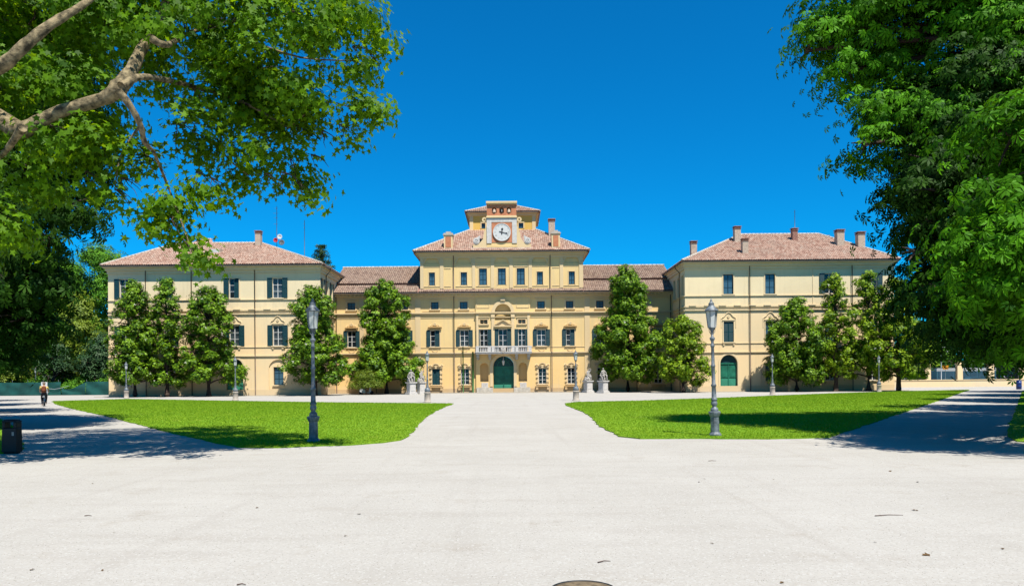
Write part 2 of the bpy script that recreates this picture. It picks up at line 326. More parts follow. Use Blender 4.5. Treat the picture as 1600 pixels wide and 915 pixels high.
def window(root, fn, key, uc, z0, z1, w, rows=3, cols=2, sash='white_paint', shut='', trim='trim_wing', glass='glass', curtain=None, fw=0.12, sill=True, head=None, v0=0.0, sw=None):
    """one window: stone surround (the part itself) > sash, panes, shutters, sill, curtain, interior, ornament"""
    a, b = uc - w / 2, uc + w / 2
    m = MB(fn); pr = 0.05
    m.box(a - fw, a, v0 + .004, v0 + pr, z0, z1); m.box(b, b + fw, v0 + .004, v0 + pr, z0, z1); m.box(a - fw, b + fw, v0 + .004, v0 + pr + .01, z1, z1 + fw)
    wd = m.build('window', trim, root)
    d = -0.16
    m = MB(fn); t_ = 0.055
    m.box(a, a + t_, d - .05, d + .01, z0, z1); m.box(b - t_, b, d - .05, d + .01, z0, z1); m.box(a + t_, b - t_, d - .05, d + .01, z0, z0 + t_); m.box(a + t_, b - t_, d - .05, d + .01, z1 - t_, z1)
    iw, ih = w - 2 * t_, z1 - z0 - 2 * t_
    for c in range(1, cols): x = a + t_ + iw * c / cols; m.box(x - .04, x + .04, d - .04, d + .018, z0 + t_, z1 - t_)
    for r in range(1, rows): z = z0 + t_ + ih * r / rows; m.box(a + t_, b - t_, d - .045, d + .006, z - .022, z + .022)
    m.build('sash', sash, wd)
    for c in range(cols):
        for r in range(rows):
            pane(fn, key, a + t_ + iw * (c + .5) / cols, z0 + t_ + ih * (r + .5) / rows, iw / cols - .07, ih / rows - .04, d - .02, glass, wd)
    box_part('interior', 'interior', wd, fn, a - .3, b + .3, -1.2, -.9, z0 - .3, z1 + .3)
    if curtain:
        for sgn in ((-1, 1) if curtain[1] else (0,)):
            m = MB(fn); n = 10
            if sgn: u_a, u_b = (a + .02, uc - .12 * w) if sgn < 0 else (uc + .12 * w, b - .02)
            else: u_a, u_b = a + .02, b - .02
            pts = [(u_a + (u_b - u_a) * i / n, -.30 - .03 * (i % 2)) for i in range(n + 1)]
            for i in range(n):
                zb = z0 + (0.25 * (z1 - z0) * (i / n if sgn > 0 else 1 - i / n) if curtain[1] else 0)
                m.add([(pts[i][0], pts[i][1], z0), (pts[i + 1][0], pts[i + 1][1], z0), (pts[i + 1][0], pts[i + 1][1], z1), (pts[i][0], pts[i][1], z1)], [(0, 1, 2, 3)])
            m.build('curtain', curtain[0], wd)
    sw = sw or w * 0.5
    if 'L' in shut: shutter(fn, a - sw - .01, a - .01, z0, z1, v0 + pr + .015, wd)
    if 'R' in shut: shutter(fn, b + .01, b + sw + .01, z0, z1, v0 + pr + .015, wd)
    if 'r' in shut: shutter(fn, uc + .01, b, z0, z1, -.08, wd)
    if 'C' in shut: shutter(fn, a, uc - .005, z0, z1, -.08, wd); shutter(fn, uc + .005, b, z0, z1, -.08, wd)
    if sill:
        m = MB(fn); m.box(a - fw - .06, b + fw + .06, v0 + .006, v0 + .16, z0 - .12, z0 - .005); m.box(a - fw, b + fw, v0 + .006, v0 + .09, z0 - .20, z0 - .12); m.build('sill', trim, wd)
    if head == 'cornice':            # piano nobile of the centre: shelf on consoles with a scroll crest
        m = MB(fn); z = z1 + fw
        m.box(a - .18, b + .18, v0 + .006, v0 + .10, z, z + .22); m.box(a - .30, b + .30, v0 + .006, v0 + .30, z + .22, z + .30); m.box(a - .25, b + .25, v0 + .006, v0 + .22, z + .30, z + .35)
        for q in (-1, 1): m.box(uc + q * (w / 2 + .18) - .08, uc + q * (w / 2 + .18) + .08, v0 + .10, v0 + .24, z + .02, z + .22)
        m.build('cornice', 'trim_orange', wd)
        m = MB(fn)
        m.tube([(uc - .62, v0 + .10, z + .48), (uc - .50, v0 + .12, z + .62), (uc - .34, v0 + .12, z + .55), (uc - .2, v0 + .12, z + .66), (uc, v0 + .13, z + .86), (uc + .2, v0 + .12, z + .66), (uc + .34, v0 + .12, z + .55), (uc + .50, v0 + .12, z + .62), (uc + .62, v0 + .10, z + .48)], .045, 5)
        m.ring(uc, z + .62, .14, .04, v0 + .01, v0 + .14, 0, 2 * math.pi, 10)
        m.build('crest', 'trim', wd)
        m = MB(fn); m.ring(uc, z0 - .30, .42, .36, v0 + .006, v0 + .06, math.pi, 2 * math.pi, 10); m.build('apron', 'trim', wd)
    if head == 'ogee':               # wings: swept moulding with a shell
        m = MB(fn); z = z1 + .16
        m.box(a - .15, b + .15, v0 + .006, v0 + .12, z - .02, z + .06)
        pts = [(-.86, .22), (-.80, .32), (-.66, .36), (-.5, .46), (-.36, .66), (-.2, .84), (0, .92), (.2, .84), (.36, .66), (.5, .46), (.66, .36), (.80, .32), (.86, .22)]
        m.tube([(uc + x * w / 1.2, v0 + .06, z + q) for x, q in pts], .045, 5)
        m.ring(uc, z + .45, .17, .05, v0 + .006, v0 + .09, 0, 2 * math.pi, 10)
        for q in (-1, 1): m.ring(uc + q * .34, z + .74, .07, .02, v0 + .006, v0 + .06, 0, 2 * math.pi, 6)
        m.build('crest', 'trim_wing', wd)
        m = MB(fn)
        for q in (-1, 1): m.box(uc + q * (w / 2) - .1, uc + q * (w / 2) + .1, v0 + .006, v0 + .12, z0 - .38, z0 - .26); m.box(uc + q * (w / 2 + .26) - .035, uc + q * (w / 2 + .26) + .035, v0 + .006, v0 + .05, z1 - .75, z1 + .3)
        m.build('apron', 'trim_wing', wd)
    if head == 'flat':
        m = MB(fn); m.box(a - fw - .1, b + fw + .1, v0 + .007, v0 + .14, z1 + fw + .12, z1 + fw + .22); m.build('cornice', trim, wd)
    if head == 'gibbs':              # ground floor of the centre: blocked surround with a bowed top and a bracketed sill
        m = MB(fn)
        for q in (-1, 1):
            for zz in (.12, .40, .68): m.box(uc + q * (w / 2 + .18) - .15, uc + q * (w / 2 + .18) + .15, v0 + .05, v0 + .13, z0 + (z1 - z0) * zz, z0 + (z1 - z0) * zz + .16)
            m.box(uc + q * (w / 2 + .22) - .14, uc + q * (w / 2 + .22) + .14, v0 + .05, v0 + .2, z1 + .1, z1 + .30)
            m.tube([(uc + q * (w / 2 + .40), v0 + .1, z1 + .42), (uc + q * (w / 2 + .30), v0 + .1, z1 + .56), (uc + q * (w / 2 + .12), v0 + .1, z1 + .50), (uc + q * (w / 2 + .02), v0 + .1, z1 + .40)], .06, 5)
        m.box(uc - w / 2 - .3, uc + w / 2 + .3, v0 + .06, v0 + .26, z1 + .30, z1 + .38); m.box(uc - .13, uc + .13, v0 + .06, v0 + .24, z1 + .04, z1 + .46)
        m.ring(uc, z1 + .22, .52, .40, v0 + .06, v0 + .3, .55, math.pi - .55, 8)
        m.build('crest', 'trim', wd)
        m = MB(fn); m.box(a - .42, b + .42, v0 + .006, v0 + .34, z0 - .34, z0 - .22)
        m.box(a - .35, b + .35, v0 + .006, v0 + .16, z0 - .60, z0 - .34)
        for q in (-1, 1): m.box(uc + q * (w / 2 + .22) - .15, uc + q * (w / 2 + .22) + .15, v0 + .16, v0 + .30, z0 - .72, z0 - .34)
        m.build('bracket_sill', 'trim_orange', wd)
    return wd
def tiles(name, quad, mat, parent, w=0.27, L=0.46, seed=1, under=True):
    """slope: quad = eave left, eave right, ridge right, ridge left (3 or 4 points)"""
    P = [np.array(p, float) for p in quad]; a = P[1] - P[0]; W_ = np.linalg.norm(a); a /= W_
    n = np.cross(a, P[-1] - P[0]); n /= np.linalg.norm(n)
    if n[2] < 0: n = -n
    b = np.cross(n, a); 
    if b[2] < 0: b = -b
    q = np.array([[np.dot(p - P[0], a), np.dot(p - P[0], b)] for p in P]); r = np.random.RandomState(seed)
    s0, s1 = q[:, 0].min(), q[:, 0].max(); V = []; Fc = []; rd = []
    prof = [(-.52, 0.0), (-.3, .062), (0, .088), (.3, .062), (.52, 0.0)]
    for ci in range(int((s1 - s0) / w)):
        s = s0 + (ci + .5) * w; ts = []
        for i in range(len(q)):
            p1, p2 = q[i], q[(i + 1) % len(q)]
            if (p1[0] - s) * (p2[0] - s) <= 0 and abs(p1[0] - p2[0]) > 1e-6: ts.append(p1[1] + (p2[1] - p1[1]) * (s - p1[0]) / (p2[0] - p1[0]))
        if len(ts) < 2: continue
        t0, t1 = min(ts), max(ts); k = max(1, int(round((t1 - t0) / L))); 
        for j in range(k):
            ta = t0 + (t1 - t0) * j / k - .05; tb = t0 + (t1 - t0) * (j + 1) / k + .03; o = r.uniform(-.012, .012); base = len(V)
            for tt, lift, sc in ((ta, .035, 1.0), (tb, .004, .86)):
                for pu, ph in prof: V.append(P[0] + a * (s + o + pu * w * sc) + b * tt + n * (ph * sc + lift))
            for i in range(4): Fc.append((base + i, base + i + 1, base + 6 + i, base + 5 + i)); 
            rd += [r.rand()] * 4
    m = MB(); m.add([tuple(p - n * .01) for p in P] + [tuple(p - n * .12) for p in P], [tuple(range(len(P))), tuple(range(2 * len(P) - 1, len(P) - 1, -1))] + [(i, (i + 1) % len(P), len(P) + (i + 1) % len(P), len(P) + i) for i in range(len(P))])
    rf = m.build('roof', 'brick_red', parent)
    npmesh(name, np.array(V), np.array(Fc), 4, np.array(rd), mat, rf); return rf
def ridge(p0, p1, parent, r=0.13, mat='stone'):
    m = MB(); p0, p1 = Vector(p0), Vector(p1); k = max(2, int((p1 - p0).length / .5))
    for i in range(k):
        a, b = p0.lerp(p1, i / k), p0.lerp(p1, (i + 1) / k); m.tube([a, b], [r, r * .85], 6)
    m.build('ridge_cap', mat, parent)
def chimney(px0, px1, py0, py1, Y, root, mat='chimney_plaster', cap='brick_red', d=None):
    x0, x1 = FX(px0, Y, py0), FX(px1, Y, py0); z1, z0 = FZ(py0, Y, px0), FZ(py1, Y, px0) - .5; d = d or (x1 - x0)
    m = MB(); m.box(x0, x1, Y, Y + d, z0, z1 - .32); c = m.build('chimney', mat, root)
    m = MB(); m.box(x0 - .07, x1 + .07, Y - .07, Y + d + .07, z1 - .32, z1 - .24); m.box(x0 + .02, x1 - .02, Y + .02, Y + d - .02, z1 - .24, z1 - .10, 1); m.box(x0 - .09, x1 + .09, Y - .09, Y + d + .09, z1 - .10, z1)
    m.build('chimney_cap', [cap, 'interior'], c); return c

# ================================================================== GROUND
Gm = MB(); Gm.add([(-900, -300, 0), (900, -300, 0), (900, 1500, 0), (-900, 1500, 0)], [(0, 1, 2, 3)])
tag(Gm.build('ground', 'gravel'), 'pale gravel forecourt and paths in front of the palace', kind='structure')
def smooth_poly(pts, n=6):
    out = []; k = len(pts)
    for i in range(k):
        p0, p1, p2, p3 = pts[i - 1], pts[i], pts[(i + 1) % k], pts[(i + 2) % k]
        for j in range(n):
            t = j / n; out.append(0.5 * ((2 * p1) + (-p0 + p2) * t + (2 * p0 - 5 * p1 + 4 * p2 - p3) * t * t + (-p0 + 3 * p1 - 3 * p2 + p3) * t ** 3))
    return out
def lawn(pxpts, label, blades, seed, ymax=95):
    base = [G(*p) for p in pxpts]
    pts = []
    k = len(base)
    for i in range(k):
        p1, p2 = base[i], base[(i + 1) % k]; n = max(1, int((p2 - p1).length / .35))
        for j in range(n):
            q = p1.lerp(p2, j / n); w = .10 if q.y < 60 else .05
            q = q + Vector((mnoise.noise(Vector((q.x * 1.1, q.y * 1.1, 3))) * w * 1.1 + mnoise.noise(Vector((q.x * 5, q.y * 5, 8))) * w * .6, mnoise.noise(Vector((q.x * 1.3, q.y * 1.3, 9))) * w + mnoise.noise(Vector((q.x * 6, q.y * 5, 1))) * w * .6, 0)); pts.append(q)
    bm = bmesh.new(); top = [bm.verts.new((q.x, q.y, .035)) for q in pts]; bot = [bm.verts.new((q.x, q.y, -.02)) for q in pts]
    es = [bm.edges.new((top[i], top[(i + 1) % len(top)])) for i in range(len(top))]
    bmesh.ops.triangle_fill(bm, edges=es, use_beauty=True)
    for i in range(len(top)): bm.faces.new((top[i], bot[i], bot[(i + 1) % len(top)], top[(i + 1) % len(top)]))
    me = bpy.data.meshes.new('lawn'); bm.to_mesh(me); bm.free(); me.materials.append(M['turf'])
    o = link(bpy.data.objects.new('lawn', me)); tag(o, label, kind='structure')
    # blades
    r = np.random.RandomState(seed); xs = np.array([q.x for q in pts]); ys = np.array([q.y for q in pts])
    x0, x1, y0, y1 = xs.min(), xs.max(), ys.min(), min(ys.max(), ymax); out = []; got = 0
    while got < blades:
        n = 200000; c = np.stack([r.uniform(x0, x1, n), y0 + (y1 - y0) * r.rand(n) ** 1.6], 1)
        ins = np.zeros(n, bool); j = len(xs) - 1
        for i in range(len(xs)):
            cr = ((ys[i] > c[:, 1]) != (ys[j] > c[:, 1])) & (c[:, 0] < (xs[j] - xs[i]) * (c[:, 1] - ys[i]) / (ys[j] - ys[i] + 1e-12) + xs[i]); ins ^= cr; j = i
        out.append(c[ins]); got += ins.sum()
    C = np.concatenate(out)[:blades]; n = len(C); C = C + r.normal(0, .07, C.shape) * (r.rand(n, 1) ** 2); a = r.uniform(0, 2 * np.pi, n); h = r.uniform(.015, .045, n) * (1 + np.clip((C[:, 1] - 25) * .012, 0, .6)); w = .006 + C[:, 1] * .00035
    lean = r.normal(0, .022, (n, 2)); V = np.zeros((n, 3, 3)); V[:, 0] = np.c_[C[:, 0] - np.cos(a) * w, C[:, 1] - np.sin(a) * w, np.full(n, .03)]; V[:, 1] = np.c_[C[:, 0] + np.cos(a) * w, C[:, 1] + np.sin(a) * w, np.full(n, .03)]
    V[:, 2] = np.c_[C[:, 0] + lean[:, 0], C[:, 1] + lean[:, 1], .035 + h]
    g = npmesh('grass', V.reshape(-1, 3), np.arange(n * 3).reshape(n, 3), 3, np.clip(r.normal(.5, .25, n), 0, 1), 'grass_blade'); tag(g, label.replace('lawn', 'grass blades', 1), 'grass')
LL = [(82, 627), (200, 623.6), (380, 626.8), (520, 629), (640, 630), (708, 630.8), (690, 638), (668, 650), (655, 662), (648, 672), (640, 681), (625, 688), (600, 692), (540, 696), (480, 697.5), (430, 699.5), (372, 699), (330, 690), (250, 672), (170, 651), (110, 638), (86, 631)]
LR = [(883, 630.5), (900, 628.3), (1000, 626.2), (1100, 622.8), (1180, 619.5), (1300, 614.8), (1400, 611.6), (1515, 609.2), (1500, 614), (1440, 635), (1380, 655), (1330, 672), (1290, 684), (1200, 686), (1100, 685.5), (1000, 685.5), (968, 682), (945, 671), (930, 660), (922, 650), (905, 641), (885, 634)]
lawn(LL, 'green lawn on the left of the central gravel path', 170000, 1); lawn(LR, 'green lawn on the right of the central gravel path', 170000, 2)
lawn([(-260, 650), (0, 655), (24, 668), (34, 690), (38, 701), (22, 708), (-260, 716)], 'green lawn corner beside the dark litter bin', 14000, 3)
lawn([(1598, 610), (1588, 640), (1577, 665), (1575, 684), (1592, 690), (1960, 700), (1960, 606)], 'shaded lawn at the far right edge of the path', 14000, 4)

# ================================================================== PALACE
YC, YW, YT = 95.0, 88.0, 101.6                     # centre front, wing front, turret front
pal = empty('palace', (-1.1, YC, 0), 'long pale yellow palace with terracotta roofs and a clock over its green door', 'palace')
fc, fw_ = front(YC), front(YW)
cx = lambda px, py=520: FX(px, YC, py); cz = lambda py: FZ(py, YC, 786)
wx = lambda px, py=520: FX(px, YW, py)
wz = lambda y_: HC - (y_ - CY) / F * YW            # rows of the wings, already level
z_eave = cz(456.5); z_band = cz(489.5); z_str = cz(551); z_tw = cz(392)
XL, XR = cx(657.2), cx(911.9)
XCL, XCR = FX(501, YW), FX(1070.6, YW)            # inner corners of the wings
# ---- centre lower walls
holes = []; ctr = []
for p0, p1 in ((673.8, 685.6), (718.7, 730.9), (839.7, 851.5), (884.5, 896.3), (931.8, 943.5), (543, 555.5), (626, 638)): holes.append(('rect', cx(p0), cx(p1), cz(482.3), cz(470.7), .35)); ctr.append(('mez', p0, p1))
pn = [(672.5, 686.8, 'Lr', 0), (718.7, 732.5, 'LR', 1), (839, 852.9, 'LR', 2), (884.5, 897.7, 'Lr', 3), (931.5, 944.5, 'L', 3), (543, 556, 'LR', 0), (626, 638.5, 'LR', 0), (1022, 1034, 'LR', 0)]
for p0, p1, s_, c_ in pn: holes.append(('rect', cx(p0), cx(p1), cz(540.5), cz(515), .35))
gf = [(674.8, 686.8), (720, 732.5), (841, 853), (886.3, 898), (933, 945), (1022, 1034)]
for p0, p1 in gf: holes.append(('rect', cx(p0), cx(p1), cz(599.9), cz(575.3), .35))
# arched recesses of the side bays
rec = [(541, 561, 572, 612.2), ]
cm = MB(fc)
XP0, XP1 = cx(743.5), cx(828.5)                   # projecting portal bay
wall(cm, XCL, XP0, 0, z_eave + .3, [h for h in holes if h[2] < XP0])
wall(cm, XP1, XCR, 0, z_eave + .3, [h for h in holes if h[1] > XP1])
pv = .22                                          # portal bay stands this much proud
ph = [('arch', cx(770.4), cx(802.9), 0, cz(556.2), .7), ('arch', cx(749.8), cx(763), cz(595.6), cz(566.5), .85, 1), ('arch', cx(809.8), cx(823), cz(595.6), cz(566.5), .85, 1)]
for p0, p1 in ((749.8, 762.4), (778.9, 792.5), (809.6, 821)): ph.append(('rect', cx(p0), cx(p1), cz(549.2), cz(514.2), .4 + 0))
for p0, p1 in ((750.2, 762), (809.6, 821.2)): ph.append(('rect', cx(p0), cx(p1), cz(506), cz(499), .35))
ph.append(('arch', cx(773.6), cx(798.6), cz(500.0), cz(474), .45, 1))
wall(cm, XP0, XP1, 0, z_eave + .3, ph, v=pv)
for x in (XP0, XP1): cm.add([(x, 0, 0), (x, pv, 0), (x, pv, z_eave + .3), (x, 0, z_eave + .3)], [(0, 1, 2, 3)])
cm.build('wall', 'stucco_centre', pal, label='yellow front wall of the central block')
# ---- cornices, strings, pilasters of the centre
m = MB(fc)
def seg(mb, z0, z1, d, e=0.0):                    # a moulding that follows the projecting bay
    mb.box(XCL, XP0 - e, .004, d, z0, z1); mb.box(XP0 - e, XP1 + e, .006, d + pv, z0, z1 + .003); mb.box(XP1 + e, XCR, .004, d, z0, z1)
for z0, z1, d in ((cz(491.2), cz(489.2), .10), (cz(489.2), cz(487.4), .26), (cz(496), cz(495.1), .05), (cz(553.2), cz(551.4), .14), (cz(551.4), cz(549.6), .24), (cz(542.4), cz(541.5), .05)):
    if z1 - z0 > .3 or True: seg(m, z0, z1, d)
m.each('string_course', 'trim', pal)
m = MB(fc); seg(m, 0, .55, .05); m.each('plinth', 'trim_orange', pal)
m = MB(fc)
for p0, p1 in ((648.9, 657.2), (913.5, 921.7), (562, 569), (1000, 1007), (575, 582), (1012, 1019)):
    m.box(cx(p0), cx(p1), .008, .07, .55, cz(553.3)); m.box(cx(p0), cx(p1), .008, .072, cz(549.5), cz(491.3)); m.box(cx(p0), cx(p1), .008, .07, cz(487.3), cz(464))
m.each('pilaster', 'trim', pal)
m = MB(fc)                                        # sunk panels between mezzanine windows read as raised fillets
for p0, p1 in ((660, 670), (689, 708), (712, 716), (733.5, 741), (855, 860), (864, 881), (900, 911)): m.box(cx(p0), cx(p1), .006, .04, cz(466.5), cz(465.6)); m.box(cx(p0), cx(p1), .006, .04, cz(485.8), cz(485.2))
m.each('panel_moulding', 'trim', pal)
# eave with soffit and brackets
def eaves(u0, u1, zt, over, fn, mat, mat2, parent, n=None, h=.62, ends=(0, 0)):
    m = MB(fn); m.box(u0 - ends[0] * .12, u1 + ends[1] * .12, .004, .14, zt - h, zt - h * .62); m.box(u0 - ends[0] * .3, u1 + ends[1] * .3, .004, over * .45, zt - h * .62, zt - h * .30); m.box(u0 - ends[0] * over * .8, u1 + ends[1] * over * .8, .004, over * .8, zt - h * .30, zt - .08)
    m.build('cornice', mat, parent)
    m = MB(fn); m.box(u0 - ends[0] * over, u1 + ends[1] * over, over * .8, over + .06, zt - .16, zt - .02); m.build('gutter', mat2, parent)
    if n:
        m = MB(fn); k = int((u1 - u0) / n)
        for i in range(k): q = u0 + (u1 - u0) * (i + .5) / k; m.box(q - .09, q + .09, over * .45, over * .76, zt - h * .60, zt - h * .31)
        m.each('dentil', mat, parent)
eaves(XCL, XCR, z_eave, .85, fc, 'trim', 'gutter', pal, n=.5, h=.75)
# portal bay upper part
m = MB(fc); a0 = pv
cxx = cx(786.1)
m.ring(cxx, cz(487.4), cx(804) - cxx, cx(798.6) - cxx, a0 + .006, a0 + .16, 0, math.pi, 18)
for p0, p1 in ((768, 772.8), (799, 803.8)): m.box(cx(p0), cx(p1), a0 + .008, a0 + .12, cz(541.2), cz(496.2)); m.box(cx(p0 - .6), cx(p1 + .6), a0 + .008, a0 + .2, cz(496), cz(491.3))
for p0, p1 in ((744.5, 748), (824, 827.5)): m.box(cx(p0), cx(p1), a0 + .008, a0 + .1, cz(549.5), cz(491.3))
m.box(cxx - .3, cxx + .3, a0 + .17, a0 + .3, cz(470), cz(466))
m.build('portal_order', 'trim', pal)
m = MB(fc)
for p0, p1 in ((745, 765), (807, 827)):
    for z in (465.6, 480.3): m.box(cx(p0), cx(p1), a0 + .006, a0 + .05, cz(z + .7), cz(z))
    for x in (p0, p1 - .7): m.box(cx(x), cx(x + .7), a0 + .006, a0 + .048, cz(479.6), cz(466.3))
m.each('panel_moulding', 'trim', pal)
m = MB(fc)                                        # pediment over the middle window
m.prism([(cx(772.4), cz(508.6)), (cx(799.4), cz(508.6)), (cxx, cz(500.2))], a0 + .01, a0 + .14); m.box(cx(772), cx(799.8), a0 + .012, a0 + .34, cz(510.6), cz(508.7))
for q in (-1, 1): m.prism([(cxx + q * 1.16, cz(508.6)), (cxx + q * 1.16, cz(507.4)), (cxx, cz(499)), (cxx, cz(500.4))], a0 + .14, a0 + .34)
m.build('pediment', 'trim', pal)
# windows of the centre
for k, p0, p1 in ctr: window(pal, fc, 'f', (cx(p0) + cx(p1)) / 2, cz(482.3), cz(470.7), cx(p1) - cx(p0), 2, 2, 'dark_frame', trim='trim', glass='glass_blue', head='flat', fw=.17)
for p0, p1, s_, c_ in pn: window(pal, fc, 'f', (cx(p0) + cx(p1)) / 2, cz(540.5), cz(515), cx(p1) - cx(p0), 3, 2, 'white_paint', s_, trim='trim', curtain=(None, ('curtain', 0), ('curtain', 0), ('curtain', 0))[c_], head='cornice', sw=.5)
for i, (p0, p1) in enumerate(gf): window(pal, fc, 'f', (cx(p0) + cx(p1)) / 2, cz(599.9), cz(575.3), cx(p1) - cx(p0), 4, 2, 'white_paint', 'C' if i == 0 else '', trim='trim', head='gibbs', fw=.2)
fp = front(YC - pv)
for p0, p1 in ((749.8, 762.4), (778.9, 792.5), (809.6, 821)): window(pal, fp, 'f', (cx(p0) + cx(p1)) / 2, cz(549.2), cz(514.2), cx(p1) - cx(p0), 4, 2, 'white_paint', 'LR', trim='trim', curtain=('curtain_gold', 1), fw=.1, sill=False, sw=.46)
for p0, p1 in ((750.2, 762), (809.6, 821.2)): window(pal, fp, 'f', (cx(p0) + cx(p1)) / 2, cz(506), cz(499), cx(p1) - cx(p0), 2, 2, 'trim', trim='trim', fw=.12, head='flat')
# balcony
m = MB(fc); bz, bt = cz(550.6), cz(541.2)
m.box(cx(744), cx(830), a0 + .01, a0 + 1.25, bz - .18, bz); m.box(cx(743.3), cx(830.7), a0 + .01, a0 + 1.32, bz, bz + .07)
bal = m.build('balcony', 'white_stone', pal)
m = MB(fc); m.box(cx(744), cx(830), a0 + 1.08, a0 + 1.26, bt - .12, bt + .02)
for x in (744, 829): m.box(cx(x) - .0, cx(x) + .12, a0 + .05, a0 + 1.07, bt - .12, bt + .015)
m.build('handrail', 'white_stone', bal)
for x in (746.5, 765, 770.8, 801.5, 807.5, 827.5):
    mm = MB(fc); mm.box(cx(x) - .2, cx(x) + .2, a0 + 1.09, a0 + 1.25, bz + .07, bt - .12); mm.build('pier', 'white_stone', bal)
mm = MB(fc); mm.box(cx(782), cx(790.5), a0 + 1.09, a0 + 1.24, bz + .07, bt - .12)
mm.prism([(cx(782.6), bt - .1), (cx(790), bt - .1), (cx(790), bz + .2), (cxx, bz - .08), (cx(782.6), bz + .2)], a0 + 1.24, a0 + 1.34, 1); mm.ring(cxx, (bt + bz) / 2 + .05, .22, .12, a0 + 1.34, a0 + 1.37, 0, 2 * math.pi, 12); mm.build('coat_of_arms', ['white_stone', 'lamp_stone'], bal)
for rngs in ((750, 762.5, 5), (773.5, 780.5, 3), (792, 799, 3), (810.5, 824, 5)):
    for i in range(rngs[2]):
        q = cx(rngs[0] + (rngs[1] - rngs[0]) * (i + .5) / rngs[2]); mm = MB(); h = bt - .12 - bz - .07
        mm.lathe([(.07, 0), (.07, .04), (.035, .08), (.08, h * .38), (.04, h * .7), (.06, h * .88), (.07, h)], (q, YC - a0 - 1.17, bz + .07), 8); mm.build('baluster', 'white_stone', bal)
for x in (746.8, 765.3, 806.8, 825.5):
    mm = MB(fc); z = bz - .18; xx = cx(x); mm.prism([(0, 0)] * 0 or [(xx - .17, z), (xx + .17, z), (xx + .15, z - .75), (xx - .15, z - .75)], a0 + .01, a0 + .45); mm.box(xx - .18, xx + .18, a0 + .45, a0 + 1.0, z - .42, z); mm.build('balcony_bracket', 'stone', bal)
# door
dx0, dx1, dzt = cx(770.4), cx(802.9), cz(556.2); dr = (dx1 - dx0) / 2; dzs = dzt - dr
m = MB(fc); m.ring(cxx, dzs, dr + .38, dr + .003, a0 + .006, a0 + .10, 0, math.pi, 20)
for q in (-1, 1): m.box(cxx + q * (dr + .19) - .187, cxx + q * (dr + .19) + .187, a0 + .006, a0 + .10, 0.8, dzs)
m.build('door_surround', 'trim', pal)
m = MB(fc)
for q in (-1, 1): m.box(min(cxx + q * (dr + .01), cxx + q * 3.45), max(cxx + q * (dr + .01), cxx + q * 3.45), a0 + .05, a0 + .16, 0, cz(604.8))
m.build('stone_base', 'stone', pal)
m = MB(fc); m.prism([(cxx + dr * math.cos(math.pi * q / 18), dzs + dr * math.sin(math.pi * q / 18)) for q in range(19)], -.42, -.36); fan = m.build('fanlight', 'shutter_green', pal)
m = MB(fc)
for i in range(1, 8): a = math.pi * i / 8; m.prism([(cxx + .3 * math.cos(a) - .03, dzs + .3 * math.sin(a)), (cxx + .3 * math.cos(a) + .03, dzs + .3 * math.sin(a)), (cxx + dr * .98 * math.cos(a) + .03, dzs + dr * .98 * math.sin(a)), (cxx + dr * .98 * math.cos(a) - .03, dzs + dr * .98 * math.sin(a))], -.36, -.33)
m.ring(cxx, dzs, dr * .62, dr * .58, -.36, -.335); m.build('glazing_bar', 'door_green', fan)
def door(root, fn, c, r, zs, v=-.4, low='door_light', rows=3):
    d = MB(fn); d.box(c - r, c + r, v - .05, v, 0, zs); d.box(c - r, c + r, v, v + .08, zs - .1, zs + .06); dd = d.build('door', 'door_green', root)
    for q in (-1, 1):
        for i in range(rows):
            z0, z1 = .12 + (zs - .3) * i / rows, .02 + (zs - .3) * (i + 1) / rows
            b = MB(fn); x0, x1 = sorted((c + q * .06, c + q * (r - .1)))
            b.box(x0, x1, v, v + .05, z0, z1); b.box(x0 + .14, x1 - .14, v + .05, v + .08, z0 + .14, z1 - .14); b.build('panel', low if (i == 0) else 'door_green', dd)
    box_part('centre_bead', 'door_green', dd, fn, c - .04, c + .04, v, v + .1, 0, zs - .12)
    return dd
door(pal, fc, cxx, dr, dzs)
for p0 in (768.5, 829 - 24.6 + 0): pass
mm = MB(); mm.lathe([(.02, 0), (.10, .1), (.17, .45), (.21, .48), (.10, .64), (.03, .7), (.03, 1.1)], (cxx, YC - .15, cz(570.5)), 6); mm.build('lantern', 'white_paint', pal)
for c in (757, 817): 
    q = cx(c); box_part('plaque', 'white_stone', pal, fc, q - .42, q + .42, a0 + .006, a0 + .05, cz(605.2) + .0, cz(597.4))
    for i in range(3): box_part('inscription', 'lamp_stone', pal, fc, q - .26, q + .26, a0 + .05, a0 + .055, cz(603.4) + i * .14, cz(603.4) + i * .14 + .04)
# downpipes and green poles
def pipe(px, z0, z1, Y, name='downpipe', mat='pipe', r=.055, v=.16, x=None):
    m = MB(); x = x if x is not None else FX(px, Y); m.tube([(x, Y - v, z0), (x, Y - v, z1)], r, 6); m.build(name, mat, pal)
pipe(709.8, 0, z_eave, YC, v=.3); pipe(861.9, 0, z_eave, YC, v=.3); pipe(588, 0, z_eave, YC, v=.3); pipe(994, 0, z_eave, YC, v=.3)
pipe(723.6, 0, cz(541), YC, 'pipe', 'pipe_green', .07, .55); pipe(738.8, 0, cz(549), YC, 'pipe', 'pipe_green', .11, .4)
